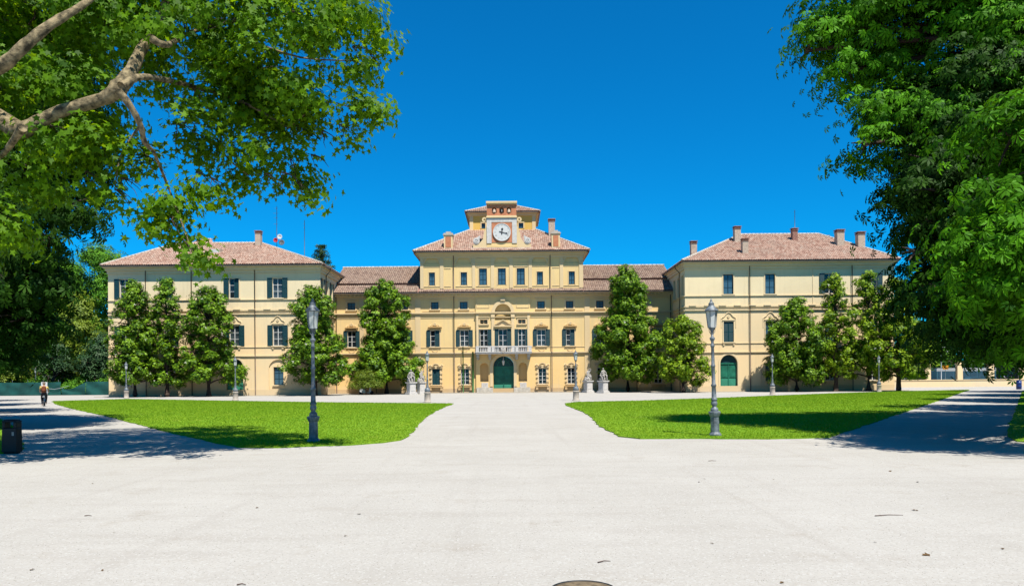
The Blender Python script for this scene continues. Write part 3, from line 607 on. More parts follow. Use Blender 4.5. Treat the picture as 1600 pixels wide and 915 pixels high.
# ---- side bays roof (two slopes with a step) and skirt roof
Yr = 102.2; zr = FZ(416.9, Yr, 800)
def main_roof(x0, x1, ystep, seed):
    ze = z_eave; Ye = YC - .9; sl = (zr - ze) / (Yr - Ye); Ys = Ye + (ystep - ze) / sl; 
    tiles('tile', [(x0, Ye, ze), (x1, Ye, ze), (x1, Ys, ystep), (x0, Ys, ystep)], 'tiles_old', pal, seed=seed)
    tiles('tile', [(x0, Ys - .15, ystep + .22), (x1, Ys - .15, ystep + .22), (x1, Yr, zr), (x0, Yr, zr)], 'tiles_old', pal, seed=seed + 1)
    ridge((x0, Yr, zr + .1), (x1, Yr, zr + .1), pal)
    m = MB(); m.add([(x0, Yr, zr), (x1, Yr, zr), (x1, 2 * Yr - Ye, ze), (x0, 2 * Yr - Ye, ze)], [(0, 1, 2, 3)]); m.build('roof', 'tiles_old', pal)
main_roof(XCL - .5, XL + .01, FZ(446, 96.5, 590) + .0, 11); main_roof(XR - .01, XCR + .5, FZ(437, 97, 985), 21)
m = MB(); m.box(XCL, XCR, YC + .4, 110, 0, z_eave - .1); m.build('rear_wall', 'stucco_centre', pal) if False else None
# skirt of tiles under the tower
tiles('tile', [(XL - .1, YC - .9, z_eave), (XR + .1, YC - .9, z_eave), (XR + .1, YC - .02, z_eave + .42), (XL - .1, YC - .02, z_eave + .42)], 'tiles_old', pal, seed=5)
# ---- tower storey
zt0, zt1 = z_eave + .3, cz(393)
th = [('rect', cx(p0), cx(p1), cz(445), cz(424.7)) for p0, p1 in ((671, 680.3), (720.6, 730.4), (839.7, 849), (889.4, 898.8))] + [('rect', cx(p0), cx(p1), cz(445), cz(419)) for p0, p1 in ((749.3, 761.5), (778.8, 791), (808.2, 820.6))]
lun = [('arch', cx(640 + (c - 62) / 5.333), cx(640 + (c + 62) / 5.333), cz(411.6) - .0, cz(411.6) + (cx(640 + (c + 62) / 5.333) - cx(640 + (c - 62) / 5.333)) / 2, .14, 1) for c in (190, 455, 770, 1085, 1355)]
m = MB(fc); wall(m, XL, XR, zt0, zt1, th + lun)
YB = YC + 22
for x in (XL, XR): m.add([(x, 0, zt0), (x, -22, zt0), (x, -22, zt1), (x, 0, zt1)], [(0, 1, 2, 3)])
m.add([(XL, -22, zt0 - 3), (XR, -22, zt0 - 3), (XR, -22, zt1), (XL, -22, zt1)], [(0, 1, 2, 3)])
m.build('wall', 'stucco_centre', pal, label='yellow top storey of the central block with seven windows')
eaves(XL, XR, zt1, .8, fc, 'trim', 'gutter', pal, h=.8, ends=(.55, .55))
for X, fn in ((XR, sideR(XR)), (XL, sideL(XL))): eaves(YC + .01, YB, zt1, .78, fn, 'trim', 'gutter', pal, h=.78)
m = MB(fc)
for a_, b_ in ((92, 120), (257, 287), (525, 552), (680, 710), (835, 865), (995, 1025), (1255, 1285), (1415, 1449)):
    u, w = 640 + a_ / 5.333, 640 + b_ / 5.333; m.box(cx(u) + .01, cx(w), .008, .09, cz(450), cz(398.5)); m.box(cx(u - .5) + .01, cx(w + .5), .008, .13, cz(411), cz(409.8))
m.each('pilaster', 'trim', pal)
m = MB(fc)
for h in lun: u = (h[1] + h[2]) / 2; r_ = (h[2] - h[1]) / 2; m.ring(u, h[3], r_ + .16, r_ + .003, .006, .10, 0, math.pi, 14)
m.each('arch_moulding', 'trim', pal) if False else m.build('arch_moulding', 'trim', pal, kind='stuff')
m = MB(fc)
for z0, z1, d in ((447.2, 446.2, .06), (416.2, 415.4, .05)):
    for a_, b_ in ((120, 257), (385, 525), (1025, 1160), (1285, 1415)): m.box(cx(640 + a_ / 5.333) + .03, cx(640 + b_ / 5.333) - .03, .006, d, cz(z0), cz(z1))
for a_, b_ in ((552, 680), (865, 995)):
    for z0, z1 in ((447.2, 446.2), (416.6, 415.4), (404.2, 403.4), (411, 410.2)): m.box(cx(640 + a_ / 5.333) + .1, cx(640 + b_ / 5.333) - .1, .006, .06, cz(z0), cz(z1))
for a_, b_ in ((290, 350), (1190, 1253)):
    for z0, z1 in ((419, 418.2), (447.2, 446.2)): m.box(cx(640 + a_ / 5.333) + .03, cx(640 + b_ / 5.333) - .03, .006, .05, cz(z0), cz(z1))
m.each('panel_moulding', 'trim', pal)
for h in th: window(pal, fc, 'f', (h[1] + h[2]) / 2, h[3], h[4], h[2] - h[1], 3, 2, 'dark_frame', 'C' if abs((h[1] + h[2]) / 2 - cx(755.4)) < .3 and False else '', trim='trim', glass='glass_blue', fw=.09, sill=False)
pipe(709.5, z_eave + .3, zt1, YC); pipe(860.3, z_eave + .3, zt1, YC)
# tower roof
Ye = YC - .86; ex0, ex1 = XL - .8, XR + .8; tx0, tx1 = FX(733.7, YT, 345), FX(837, YT, 345); ztb = FZ(359.5, YT, 786); YTB = YT + (tx1 - tx0)
Q = [(ex0, Ye, zt1), (ex1, Ye, zt1), (tx1, YT, ztb), (tx0, YT, ztb)]
tiles('tile', Q, 'tiles', pal, seed=31)
tiles('tile', [(ex1, Ye, zt1), (ex1, YB + .8, zt1), (tx1, YTB, ztb), (tx1, YT, ztb)], 'tiles', pal, seed=32, w=.3); tiles('tile', [(ex0, YB + .8, zt1), (ex0, Ye, zt1), (tx0, YT, ztb), (tx0, YTB, ztb)], 'tiles', pal, seed=33, w=.3)
ridge((ex0, Ye, zt1 + .08), (tx0, YT, ztb + .08), pal); ridge((ex1, Ye, zt1 + .08), (tx1, YT, ztb + .08), pal)
# turret
ztt = FZ(331.5, YT, 786); ft = front(YT); m = MB(ft); tw0, tw1 = FX(752.3, YT, 350), FX(758.3, YT, 350); tw2, tw3 = FX(810.3, YT, 350), FX(817.7, YT, 350)
wh = [('rect', tw0, tw1, FZ(357, YT, 786), FZ(348.3, YT, 786)), ('rect', tw2, tw3, FZ(357, YT, 786), FZ(348.3, YT, 786))]
wall(m, tx0, tx1, ztb - .6, ztt, wh)
for x in (tx0, tx1): m.add([(x, 0, ztb - .6), (x, YT - YTB, ztb - .6), (x, YT - YTB, ztt), (x, 0, ztt)], [(0, 1, 2, 3)])
m.add([(tx0, YT - YTB, ztb - .6), (tx1, YT - YTB, ztb - .6), (tx1, YT - YTB, ztt), (tx0, YT - YTB, ztt)], [(0, 1, 2, 3)]); m.build('turret', 'stucco_turret', pal)
for h in wh: window(pal, ft, 'f', (h[1] + h[2]) / 2, h[3], h[4], h[2] - h[1], 2, 2, 'dark_frame', trim='trim', glass='glass_blue', fw=.14, sill=False)
eaves(tx0, tx1, ztt, .55, ft, 'trim', 'gutter', pal, h=.5, ends=(.55, .55)); eaves(YT + .01, YTB, ztt, .55, sideR(tx1), 'trim', 'gutter', pal, h=.48); eaves(YT + .01, YTB, ztt, .55, sideL(tx0), 'trim', 'gutter', pal, h=.48)
m = MB(ft); m.box(tx0 + .01, tx0 + .5, .006, .06, ztb - .5, ztt - .5); m.box(tx1 - .5, tx1 - .01, .006, .06, ztb - .5, ztt - .5); m.each('pilaster', 'trim', pal)
e0, e1 = tx0 - .6, tx1 + .6; ya, yb = YT - .6, YTB + .6; ap = ((tx0 + tx1) / 2, (YT + YTB) / 2, ztt + 2.35)
tiles('tile', [(e0, ya, ztt), (e1, ya, ztt), ap], 'tiles', pal, seed=41); tiles('tile', [(e1, ya, ztt), (e1, yb, ztt), ap], 'tiles', pal, seed=42); tiles('tile', [(e0, yb, ztt), (e0, ya, ztt), ap], 'tiles', pal, seed=43)
ridge((e0, ya, ztt + .05), ap, pal); ridge((e1, ya, ztt + .05), ap, pal)
# clock pier
Yk = YC - .12; fk = front(Yk); kx = lambda px: FX(px, Yk, 360); kz = lambda py: FZ(py, Yk, 786); kc = kx(784.2)
m = MB(fk); m.box(kx(760.5), kx(807.5), -1.3, 0, kz(386), kz(340)); cp = m.build('clock_pier', 'stucco_centre', pal)
m = MB(fk); m.box(kx(760.5), kx(768), .004, .09, kz(380), kz(347)); m.box(kx(800.2), kx(807.5), .004, .09, kz(380), kz(347)); m.box(kx(760.5), kx(807.5), .004, .09, kz(347), kz(340.5)); m.build('white_frame', 'white_stone', cp)
box_part('clock_ground', 'terracotta', cp, fk, kx(768.2), kx(800), .004, .05, kz(378.6), kz(347.2))
m = MB(fk); m.box(kx(759.8), kx(808.2), -1.3, .22, kz(340.3), kz(338.6)); m.box(kx(760.5), kx(807.5), -1.25, .12, kz(338.6), kz(336.8)); m.build('ledge', 'trim', cp)
tz0, tz1 = kz(336.8), kz(319.5)
m = MB(fk); hs = [('arch', kx(c) - .30, kx(c) + .30, kz(332.6), kz(332.6) + .75, .3, 1) for c in (772.5, 784, 795.5)]; wall(m, kx(761), kx(807), tz0, tz1, hs)
for x in (kx(761), kx(807)): m.add([(x, 0, tz0), (x, -1.2, tz0), (x, -1.2, tz1), (x, 0, tz1)], [(0, 1, 2, 3)])
m.add([(kx(761), -1.2, tz0), (kx(807), -1.2, tz0), (kx(807), -1.2, tz1), (kx(761), -1.2, tz1)], [(0, 1, 2, 3)]); m.build('bell_frieze', 'terracotta', cp)
for c in (772.5, 784, 795.5):
    mm = MB(); mm.lathe([(.24, 0), (.25, .05), (.19, .12), (.16, .35), (.08, .45), (.02, .48)], (kx(c), Yk + .12, kz(331.8)), 12); mm.build('bell', 'chimney_plaster' if c != 784 else 'black_metal', cp)
m = MB(fk); m.box(kx(760.2), kx(807.8), -1.3, .14, tz1, tz1 + .14); m.box(kx(759.9), kx(808.1), -1.35, .3, tz1 + .14, kz(314.8)); m.build('cornice', 'trim', cp)
m = MB(fk)
for q in (-1, 1):
    c = kc; W0 = 1.93
    pts = [(c + q * W0, kz(387)), (c + q * 3.75, kz(387)), (c + q * 3.75, kz(382)), (c + q * 2.9, kz(379.5)), (c + q * 2.45, kz(373)), (c + q * 2.3, kz(362)), (c + q * W0, kz(352))]
    m = MB(fk); m.prism(pts if q > 0 else pts[::-1], -.9, -.02); m.build('volute', 'trim', cp)
for q in (-1, 1):
    m = MB(fk); m.ring(kc + q * 3.3, kz(376), .43, .0, -.55, .04, 0, 2 * math.pi, 14); m.ring(kc + q * 3.3, kz(376), .30, .20, .04, .09, 0, 2 * math.pi, 14); m.ring(kc + q * 3.3, kz(376), .11, .0, .04, .09, 0, 2 * math.pi, 8)
    m.prism([(kc + q * 2.95, kz(378)), (kc + q * 2.8, kz(367)), (kc + q * 3.35, kz(371.5))][::q], -.45, .0); m.build('scroll', 'white_stone', cp)
    m = MB(fk); m.ring(kc + q * 2.25, kz(342.5), .32, .12, -.5, -.1, 0, 2 * math.pi, 10); m.build('scroll', 'trim', cp)
m = MB(fk); m.box(kc - 3.95, kc + 3.95, -1.0, .12, kz(388.6), kz(386.9)); m.build('base_ledge', 'stone', cp)
# clock
ccz = kz(363); cr_ = 1.08
m = MB(fk); m.ring(kc, ccz, cr_, 0, .05, .17, 0, 2 * math.pi, 36); m.ring(kc, ccz, cr_ + .06, cr_ - .02, .05, .21, 0, 2 * math.pi, 36); ck = m.build('clock_face', 'dial', pal)
def rom(txt, ang):
    m = MB(fk); h = .2; wch = {'I': .045, 'V': .11, 'X': .11}; tot = sum(wch[c] for c in txt); x = -tot / 2; d = (math.sin(ang), math.cos(ang)); R0 = cr_ * .80
    def pt(a, b): # a across, b up (outwards)
        return (kc + d[0] * (R0 + b) + d[1] * a, ccz + d[1] * (R0 + b) - d[0] * a)
    def st(a0, b0, a1, b1, w=.008): m.prism([pt(a0 - w, b0), pt(a0 + w, b0), pt(a1 + w, b1), pt(a1 - w, b1)], .171, .178)
    for c in txt:
        w = wch[c]
        if c == 'I': st(x + w / 2, -h / 2, x + w / 2, h / 2)
        if c == 'V': st(x + .01, h / 2, x + w / 2, -h / 2); st(x + w - .01, h / 2, x + w / 2, -h / 2)
        if c == 'X': st(x + .01, h / 2, x + w - .01, -h / 2); st(x + w - .01, h / 2, x + .01, -h / 2)
        x += w
    m.build('numeral', 'lamp_stone', ck)
for i, tx_ in enumerate(('XII', 'I', 'II', 'III', 'IIII', 'V', 'VI', 'VII', 'VIII', 'IX', 'X', 'XI')): rom(tx_, 2 * math.pi * i / 12)
def hand(ang, L, w, back, v):
    m = MB(fk); d = (math.sin(ang), math.cos(ang)); P_ = lambda a, b: (kc + d[0] * b + d[1] * a, ccz + d[1] * b - d[0] * a)
    m.prism([P_(-w, -back), P_(w, -back), P_(w * .7, L * .6), P_(0, L), P_(-w * .7, L * .6)], v, v + .012); m.ring(kc + d[0] * L * .62, ccz + d[1] * L * .62, w * 2, w * .5, v + .001, v + .011, 0, 2 * math.pi, 8); m.build('clock_hand', 'clock_black', ck)
hand(R(6), .62, .07, .3, .19); hand(R(104), .95, .05, .35, .21)
# tower chimneys
def orange_chimney(a_, b_, y0, y1):
    c = MB(fk); c.box(kx(a_), kx(b_), -1.2, 0, kz(y1), kz(y0 + 6)); ch = c.build('chimney', 'trim', pal)
    box_part('inset_panel', 'terracotta', ch, fk, kx(a_) + .2, kx(b_) - .2, .003, .03, kz(y1 - 2.6), kz(y0 + 8.5))
    m = MB(fk); m.box(kx(a_) - .1, kx(b_) + .1, -1.3, .1, kz(y0 + 6), kz(y0 + 4.2)); m.box(kx(a_) - .02, kx(b_) + .02, -1.2, .02, kz(y0 + 4.2), kz(y0 + 2.6)); m.box(kx(a_ + 3), kx(b_ - 3), -1.0, -.2, kz(y0 + 2.6), kz(y0)); m.build('chimney_cap', 'lamp_stone', ch)
orange_chimney(693.4, 707, 360.6, 388); orange_chimney(861.8, 874.8, 359.6, 388)
chimney(857.3, 866.8, 341.5, 372, YC + 4, pal, 'chimney_plaster')
# ---- wings
zwe = HC + (CY - 409.2) / F * 87.2                # eave height
WLx = (FX(169.4, YW), XCL); WRx = (XCR, FX(1397, YW))
def wing(x0, x1, sgn, cols, seed):
    """front of one wing; cols: (x0px, x1px, upper style, middle style, ground style)"""
    zU0, zU1, zM0, zM1, zG0, zG1 = wz(462.2), wz(431.2), wz(536.8), wz(504.8), wz(598), wz(570)
    hol = []
    for c in cols:
        a, b = wx(c[0]), wx(c[1])
        hol.append(('rect', a, b, zU0, zU1)); 
        if c[3] is not None: hol.append(('rect', a, b, zM0, zM1))
        if c[4] == 'door': mid = (a + b) / 2; hol.append(('arch', mid - 1.03, mid + 1.03, 0, wz(556.5), .5))
        elif c[4] == 'rec': mid = (a + b) / 2; hol.append(('arch', mid - 1.12, mid + 1.12, .25, wz(558.5), .16))
        else: hol.append(('rect', a, b, zG0, zG1))
    m = MB(fw_); wall(m, x0, x1, 0, zwe - .05, hol)
    for c in cols:
        if c[4] == 'rec':
            a, b = wx(c[0]), wx(c[1]); mid = (a + b) / 2
            wall(m, mid - 1.2, mid + 1.2, .15, wz(558.5) + .1, [('rect', a, b, zG0, zG1)], v=-.16)
    out = x0 if sgn < 0 else x1
    m.add([(out, 0, 0), (out, -20, 0), (out, -20, zwe), (out, 0, zwe)], [(0, 1, 2, 3)]); m.add([(x0, -20, 0), (x1, -20, 0), (x1, -20, zwe), (x0, -20, zwe)], [(0, 1, 2, 3)])
    inn = x1 if sgn < 0 else x0; fs = sideR(inn) if sgn < 0 else sideL(inn)
    sh = [('rect', YW + u - .5, YW + u + .5, za, zb) for u in (1.15, 3.3, 5.5) for za, zb in ((zU0, zU1), (zM0, zM1))]
    m2 = MB(fs); wall(m2, YW, YC + 6, 0, zwe - .05, sh); m.v += m2.v and []; b0 = len(m.v); m.v += m2.v; m.f += [tuple(i + b0 for i in f) for f in m2.f]; m.m += m2.m; m.sm += m2.sm
    side = 'left' if sgn < 0 else 'right'
    m.build('wall', 'stucco_wing', pal, label='cream walls of the %s wing' % side)
    for u in (1.15, 3.3, 5.5):
        window(pal, fs, 's' + side, YW + u, zU0, zU1, 1.0, 3, 2, 'dark_frame', 'LR' if sgn < 0 and u != 3.3 else '', glass='glass_blue', sw=.45); window(pal, fs, 's' + side, YW + u, zM0, zM1, 1.0, 3, 2, 'dark_frame', '', glass='glass_blue', head='ogee')
    # mouldings
    for fn, a, b, e in ((fw_, x0, x1, 0), (fs, YW + .01, YC, 0)):
        mm = MB(fn)
        for y0, y1, d in ((466.6, 465.3, .05), (465.2, 464.1, .12), (480.8, 479.6, .07), (487.6, 486.3, .16), (482.2, 481, .13), (539.2, 538.2, .08), (553.2, 551.9, .14)): mm.box(a - (.0 if fn is fs else 0), b, .004, d, wz(y0), wz(y1))
        mm.each('string_course', 'trim_wing', pal)
        mm = MB(fn); mm.box(a, b, .004, .04, 0, .7); mm.each('plinth', 'trim', pal)
        mm = MB(fn); k = int((b - a) / 1.75)
        for i in range(k): q = a + (b - a) * (i + .5) / k; mm.box(q - .42, q + .42, .07, .2, wz(480.6), wz(479.0))
        mm.each('dentil', 'trim_wing', pal)
    eaves(x0, x1, zwe, .75, fw_, 'trim_wing', 'gutter', pal, h=.95, ends=(.55, .55)); eaves(YW + .01, YC + 4, zwe, .5, fs, 'trim_wing', 'gutter', pal, h=.93)
    for c in cols:
        a, b = wx(c[0]), wx(c[1]); u = (a + b) / 2; w = b - a; st, cu = c[2]
        dk = 'dark_frame' if st in ('', 'C') else 'white_paint'
        window(pal, fw_, 'f', u, zU0, zU1, w, 3, 2, dk, st, glass='glass_blue' if dk == 'dark_frame' else 'glass', curtain=('curtain', 0) if cu else None, sw=.62)
        if c[3] is not None:
            st, cu = c[3]; dk = 'dark_frame' if st in ('', 'C') else 'white_paint'
            window(pal, fw_, 'f', u, zM0, zM1, w, 3, 2, dk, st, glass='glass_blue' if dk == 'dark_frame' else 'glass', curtain=('curtain', 0) if cu else None, head='ogee', sw=.62)
        if c[4] == 'rec': window(pal, front(YW + .16), 'f', u, zG0, zG1, w, 3, 2, 'dark_frame', glass='glass_blue', fw=.06)
        elif c[4] == 'door':
            r = 1.03; zs = wz(556.5) - r; dd = door(pal, fw_, u, r, zs, v=-.34, rows=2); mm = MB(fw_); mm.prism([(u + r * math.cos(math.pi * q / 14), zs + r * math.sin(math.pi * q / 14)) for q in range(15)], -.38, -.34); mm.box(u - .03, u + .03, -.34, -.31, zs + .06, zs + r * .97); mm.build('fanlight', 'shutter_green', pal)
            mm = MB(fw_); mm.ring(u, zs, r + .22, r + .003, .005, .04); mm.box(u - r - .22, u - r - .003, .005, .04, .7, zs); mm.box(u + r + .003, u + r + .22, .005, .04, .7, zs); mm.build('door_surround', 'trim_wing', pal)
        else: window(pal, fw_, 'f', u, zG0, zG1, w, 3, 2, 'white_paint', trim='trim_wing')
LC = [(187.6, 202.8, ('LR', 0), ('LR', 0), 'win'), (256.3, 271, ('C', 0), ('LR', 0), 'win'), (358.6, 374, ('Lr', 0), ('LR', 1), 'door'), (426.5, 441.8, ('LR', 1), ('LR', 1), 'rec')]
RC = [(1130.6, 1146.4, ('', 0), ('C', 0), 'door'), (1196, 1211.6, ('', 0), ('', 0), 'rec'), (1289, 1304.4, ('LR', 0), ('', 0), 'win'), (1355.6, 1371, ('LR', 0), ('', 0), 'win')]
wing(WLx[0], WLx[1], -1, LC, 51); wing(WRx[0], WRx[1], 1, RC, 61)
for px in (228.8, 300.3, 399.2): pipe(px, 0, zwe - .3, YW)
for px in (1171.5, 1331.3): pipe(px, 0, zwe - .3, YW)
m = MB(fw_); m.box(wx(1270), wx(1271), .004, .05, 0.7, zwe - .9); m.box(wx(299), wx(299.8), .004, .05, 0.7, zwe - .9); m.each('wall_joint', 'trim_wing', pal)
for X, q in ((XCL, 1), (XCR, -1)):
    m = MB(); m.tube([(X + q * .7, YW + 2.2, zwe - .1), (X + q * .6, YW + 2.25, zwe - .5), (X + q * .14, YW + 2.3, zwe - 1.0), (X + q * .14, YW + 2.3, 0)], .055, 6); m.build('downpipe', 'pipe', pal)
    pipe(0, 0, z_eave, YC, x=X + q * .25)
def wing_roof(x0, x1, rl, rr, seed):
    Yf, Yb = YW - .82, YW + 20.8; A, B = (x0, Yf, zwe), (x1, Yf, zwe); C_, D = (x1, Yb, zwe), (x0, Yb, zwe)
    tiles('tile', [A, B, rr, rl], 'tiles', pal, seed=seed); tiles('tile', [B, C_, rr], 'tiles', pal, seed=seed + 1); tiles('tile', [D, A, rl], 'tiles', pal, seed=seed + 2, w=.3)
    m = MB(); m.add([D, C_, rr, rl], [(0, 1, 2, 3)]); m.build('roof', 'brick_red', pal)
    up = Vector((0, 0, .08)); ridge(Vector(A) + up, Vector(rl) + up, pal); ridge(Vector(B) + up, Vector(rr) + up, pal); ridge(Vector(rl) + up, Vector(rr) + up, pal)
Yrd = YW + 10
wing_roof(WLx[0] - .45, WLx[1] + .5, (FX(277, Yrd, 380), Yrd, FZ(380.5, Yrd, 277)), (FX(408, Yrd, 380), Yrd, FZ(380, Yrd, 408)), 71)
wing_roof(WRx[0] - .5, WRx[1] + .45, (FX(1157, Yrd, 367), Yrd, FZ(367, Yrd, 1157)), (FX(1279, Yrd, 366), Yrd, FZ(366, Yrd, 1279)), 81)
def slopeY(py, px, yr): return yr
chimney(398.4, 406.8, 360, 386, YW + 8.2, pal); chimney(1080, 1089, 376, 400, YW + 5.5, pal); chimney(1148, 1157.4, 353, 381, YW + 6.6, pal); chimney(1160.4, 1169.3, 372, 400, YW + 1.6, pal)
chimney(1238.4, 1246.5, 356, 378, YW + 7, pal, 'brick_red'); chimney(1308.3, 1319.4, 358, 386, YW + 4.6, pal); chimney(1341, 1351.6, 361.5, 388, YW + 3.8, pal); chimney(1287, 1295, 367.5, 378, YW + 10.5, pal)
# skylight and small raised roof of the left wing
p = PT(338, 393, YW + 5.2); m = MB(); m.box(p.x - .75, p.x + .75, p.y - .6, p.y + .8, p.z - 1.0, p.z + .28); m.box(p.x - .6, p.x + .6, p.y - .63, p.y - .6, p.z - .28, p.z + .2, 1); m.build('dormer', ['chimney_plaster', 'curtain'], pal)
p0, p1, pz = FX(316, Yrd + .6, 375), FX(331, Yrd + .6, 375), FZ(373, Yrd + .6, 324)
tiles('tile', [(p0 - 1.2, Yrd - 1.5, pz - 1.25), (p1 + .9, Yrd - 1.5, pz - 1.25), (p1, Yrd + .6, pz), (p0, Yrd + .6, pz)], 'tiles', pal, seed=91)
# antennas
def antenna(px, y0, y1, Y, bars):
    m = MB(); a, b = PT(px, y1, Y), PT(px, y0, Y); m.tube([a, b], .035, 5)
    for f, w in bars: q = a.lerp(b, f); m.tube([q - Vector((w, 0, 0)), q + Vector((w * .4, 0, 0))], .015, 4)
    return m.build('antenna_mast', 'pipe', pal)
an = antenna(432.5, 322, 392, YW + 10.2, ((.95, .3), (.84, .5), (.74, .35), (.6, .4))); antenna(475.8, 344, 402, YW + 6, ((.9, .12), (.8, .1))); antenna(1241.8, 328, 358, YW + 7.6, ((.9, .12),))
for px, py, mt, r in ((437.3, 370, 'white_metal', .34), (431, 375.3, 'red_paint', .30), (440.5, 378.8, 'iron', .38)):
    q = PT(px, py, YW + 10); m = MB(lambda x, y, z, q=q: (q.x + x, q.y - z, q.z + y)); m.lathe([(.01, -.02), (r * .5, .01), (r * .85, .06), (r, .12), (r * .96, .13), (r * .5, .04), (.01, .0)], (0, 0, 0), 16); m.tube([(0, 0, .02), (0, -r * .3, .3)], .015, 4); m.build('satellite_dish', mt, pal)
# pavement at the foot of the walls
m = MB(); m.box(XCL + .1, XCR - .1, YC - 2.6, YC - .26, 0, .05); m.box(WLx[0] - 1, WLx[1] + 1.2, YW - 1.4, YW - .06, 0, .045); m.box(WRx[0] - 1.2, WRx[1] + 1, YW - 1.4, YW - .06, 0, .045)
tag(m.build('pavement', 'pavement'), kind='structure')

# ================================================================== STREET LAMPS
LG = 'cast iron street lamps around the lawns'
def lantern(root, z, s=1.0, x=0):
    m = MB(); c = wl(root); c = (c.x, c.y, c.z)
    b = lambda r, h: (r * s, z + h * s)
    m.lathe([b(.045, -.30), b(.03, -.22), b(.05, -.16), b(.03, -.12), b(.10, -.02), b(.115, 0)], c, 8); pl = m.build('lantern', 'iron', root)
    g = MB(); g.lathe([(.108 * s, z), (.158 * s, z + .46 * s)], c, 6, smooth=False); g.build('glass', 'lamp_glass', pl)
    f = MB()
    for j in range(6):
        a = 2 * math.pi * j / 6; p = lambda r, h: (c[0] + r * s * math.cos(a), c[1] + r * s * math.sin(a), c[2] + z + h * s); f.tube([p(.112, -.01), p(.165, .48)], .011 * s, 4)
    f.build('glazing_bar', 'iron', pl)
    r_ = MB(); r_.lathe([b(.20, .46), b(.205, .485), b(.15, .54), b(.10, .60), b(.075, .66), b(.085, .675), b(.06, .72), b(.03, .75), b(.035, .775), b(.01, .83)], c, 12); r_.build('lantern_roof', 'iron', pl)
    for j in range(4):
        a = math.pi / 4 + math.pi / 2 * j
        k = MB(); k.tube([(c[0] + .03 * math.cos(a), c[1] + .03 * math.sin(a), c[2] + z - .2), (c[0] + .09 * math.cos(a), c[1] + .09 * math.sin(a), c[2] + z - .12), (c[0] + .1 * math.cos(a), c[1] + .1 * math.sin(a), c[2] + z + .005)], .009, 4); k.build('scroll_arm', 'iron', pl)
def near_lamp(pos, label, tilt=0):
    r = empty('street_lamp', pos, label, 'street lamp', LG); c = tuple(pos)
    m = MB(); m.lathe([(.175, 0), (.175, .05), (.17, .07), (.14, .10), (.125, .13), (.118, .56), (.14, .58), (.17, .66), (.175, .70), (.13, .72)], c, 8, rot=R(22.5), smooth=False); m.build('base', 'iron', r)
    m = MB(); m.lathe([(.10, .715), (.115, .74), (.10, .80), (.06, .84), (.055, .86), (.085, .90), (.092, .94), (.08, .99), (.07, 1.02), (.092, 1.04), (.092, 1.07), (.07, 1.09), (.060, 1.42), (.078, 1.44), (.078, 1.48), (.056, 1.50), (.05, 1.98), (.066, 2.0), (.066, 2.04), (.05, 2.06), (.043, 2.55), (.06, 2.57), (.06, 2.61), (.043, 2.63), (.040, 2.72), (.072, 2.78), (.078, 2.82), (.035, 2.86), (.04, 2.92)], c, 14)
    m.build('pole', 'iron', r); lantern(r, 3.12, 1.0)
    r.rotation_euler = (0, tilt, 0); return r
near_lamp(G(490, 691.5, .02), 'tall grey cast iron lamp on the left lawn with the frosted glass lantern upright')
near_lamp(G(1117.5, 682, .02), 'tall grey cast iron lamp on the right lawn, leaning slightly left', -.022)
def far_lamp():
    r = empty('street_lamp', (0, 0, 0), 'x', 'street lamp', LG); c = (0, 0, 0)
    m = MB(); m.lathe([(.29, 0), (.29, .06), (.245, .08), (.235, .10), (.23, .68), (.25, .70), (.25, .76), (.22, .78)], c, 14); m.build('stone_base', 'lamp_stone', r)
    m = MB(); m.lathe([(.21, .78), (.22, .90), (.20, 1.02), (.14, 1.08), (.10, 1.12), (.12, 1.18), (.09, 1.25), (.065, 1.7), (.075, 1.72), (.058, 1.76), (.045, 2.6), (.055, 2.63), (.042, 2.68), (.06, 2.84), (.035, 2.9)], c, 12); m.build('pole', 'iron', r)
    lantern(r, 3.16, .95); return r
fl = far_lamp()
for i, (x, y, yy, lb) in enumerate(((668, 628.2, None, 'lamp with round stone base at the tip of the left lawn beside two statues'), (900, 625.6, None, 'lamp with round stone base at the tip of the right lawn near the statue pair'),
        (368, 625, None, 'lamp with round stone base before the left wing, by the low green door'), (197.5, 621.8, None, 'lamp with round stone base before the leftmost magnolia'), (1207, 614.5, 70.5, 'lamp with round stone base left of the magnolias of the right wing'),
        (1373.5, 609.5, 79, 'lamp with round stone base amid the magnolias at the far right'), (56, 617, 106, 'pale lamp rising behind the green site fence'))):
    o = fl if i == 0 else copy_tree(fl); d = G(x, y); 
    o.location = (d.x, d.y, 0) if yy is None else (FX(x, yy, y), yy, 0); o['label'] = lb

# ================================================================== STATUES
def skin_fig(name, verts, edges, rad, mat, parent, offset=(0, 0, 0), root=0, sub=1):
    me = bpy.data.meshes.new(name); me.from_pydata([tuple(v) for v in verts], edges, []); o = bpy.data.objects.new(name, me); COL.objects.link(o)
    sk_ = o.modifiers.new('s', 'SKIN'); sk_.use_smooth_shade = True
    for i, v in enumerate(me.skin_vertices[0].data): r_ = rad[i]; v.radius = (r_, r_); v.use_root = (i == root)
    su = o.modifiers.new('u', 'SUBSURF'); su.levels = sub; su.render_levels = sub
    dg = bpy.context.evaluated_depsgraph_get(); ev = bpy.data.meshes.new_from_object(o.evaluated_get(dg)); bpy.data.objects.remove(o)
    for q in ev.polygons: q.use_smooth = True
    ev.materials.clear(); ev.materials.append(M[mat]); n = link(bpy.data.objects.new(name, ev), parent); n.location = offset; return n
def chain_fig(parts):
    """parts: list of [(x,y,z,r),...] chains; first vertex of later chains given by index tuple ('at', i)"""
    V, E, Rr = [], [], []
    for ch in parts:
        prev = None
        for it in ch:
            if it[0] == 'at': prev = it[1]; continue
            V.append(it[:3]); Rr.append(it[3]); i = len(V) - 1
            if prev is not None: E.append((prev, i))
            prev = i
    return V, E, Rr
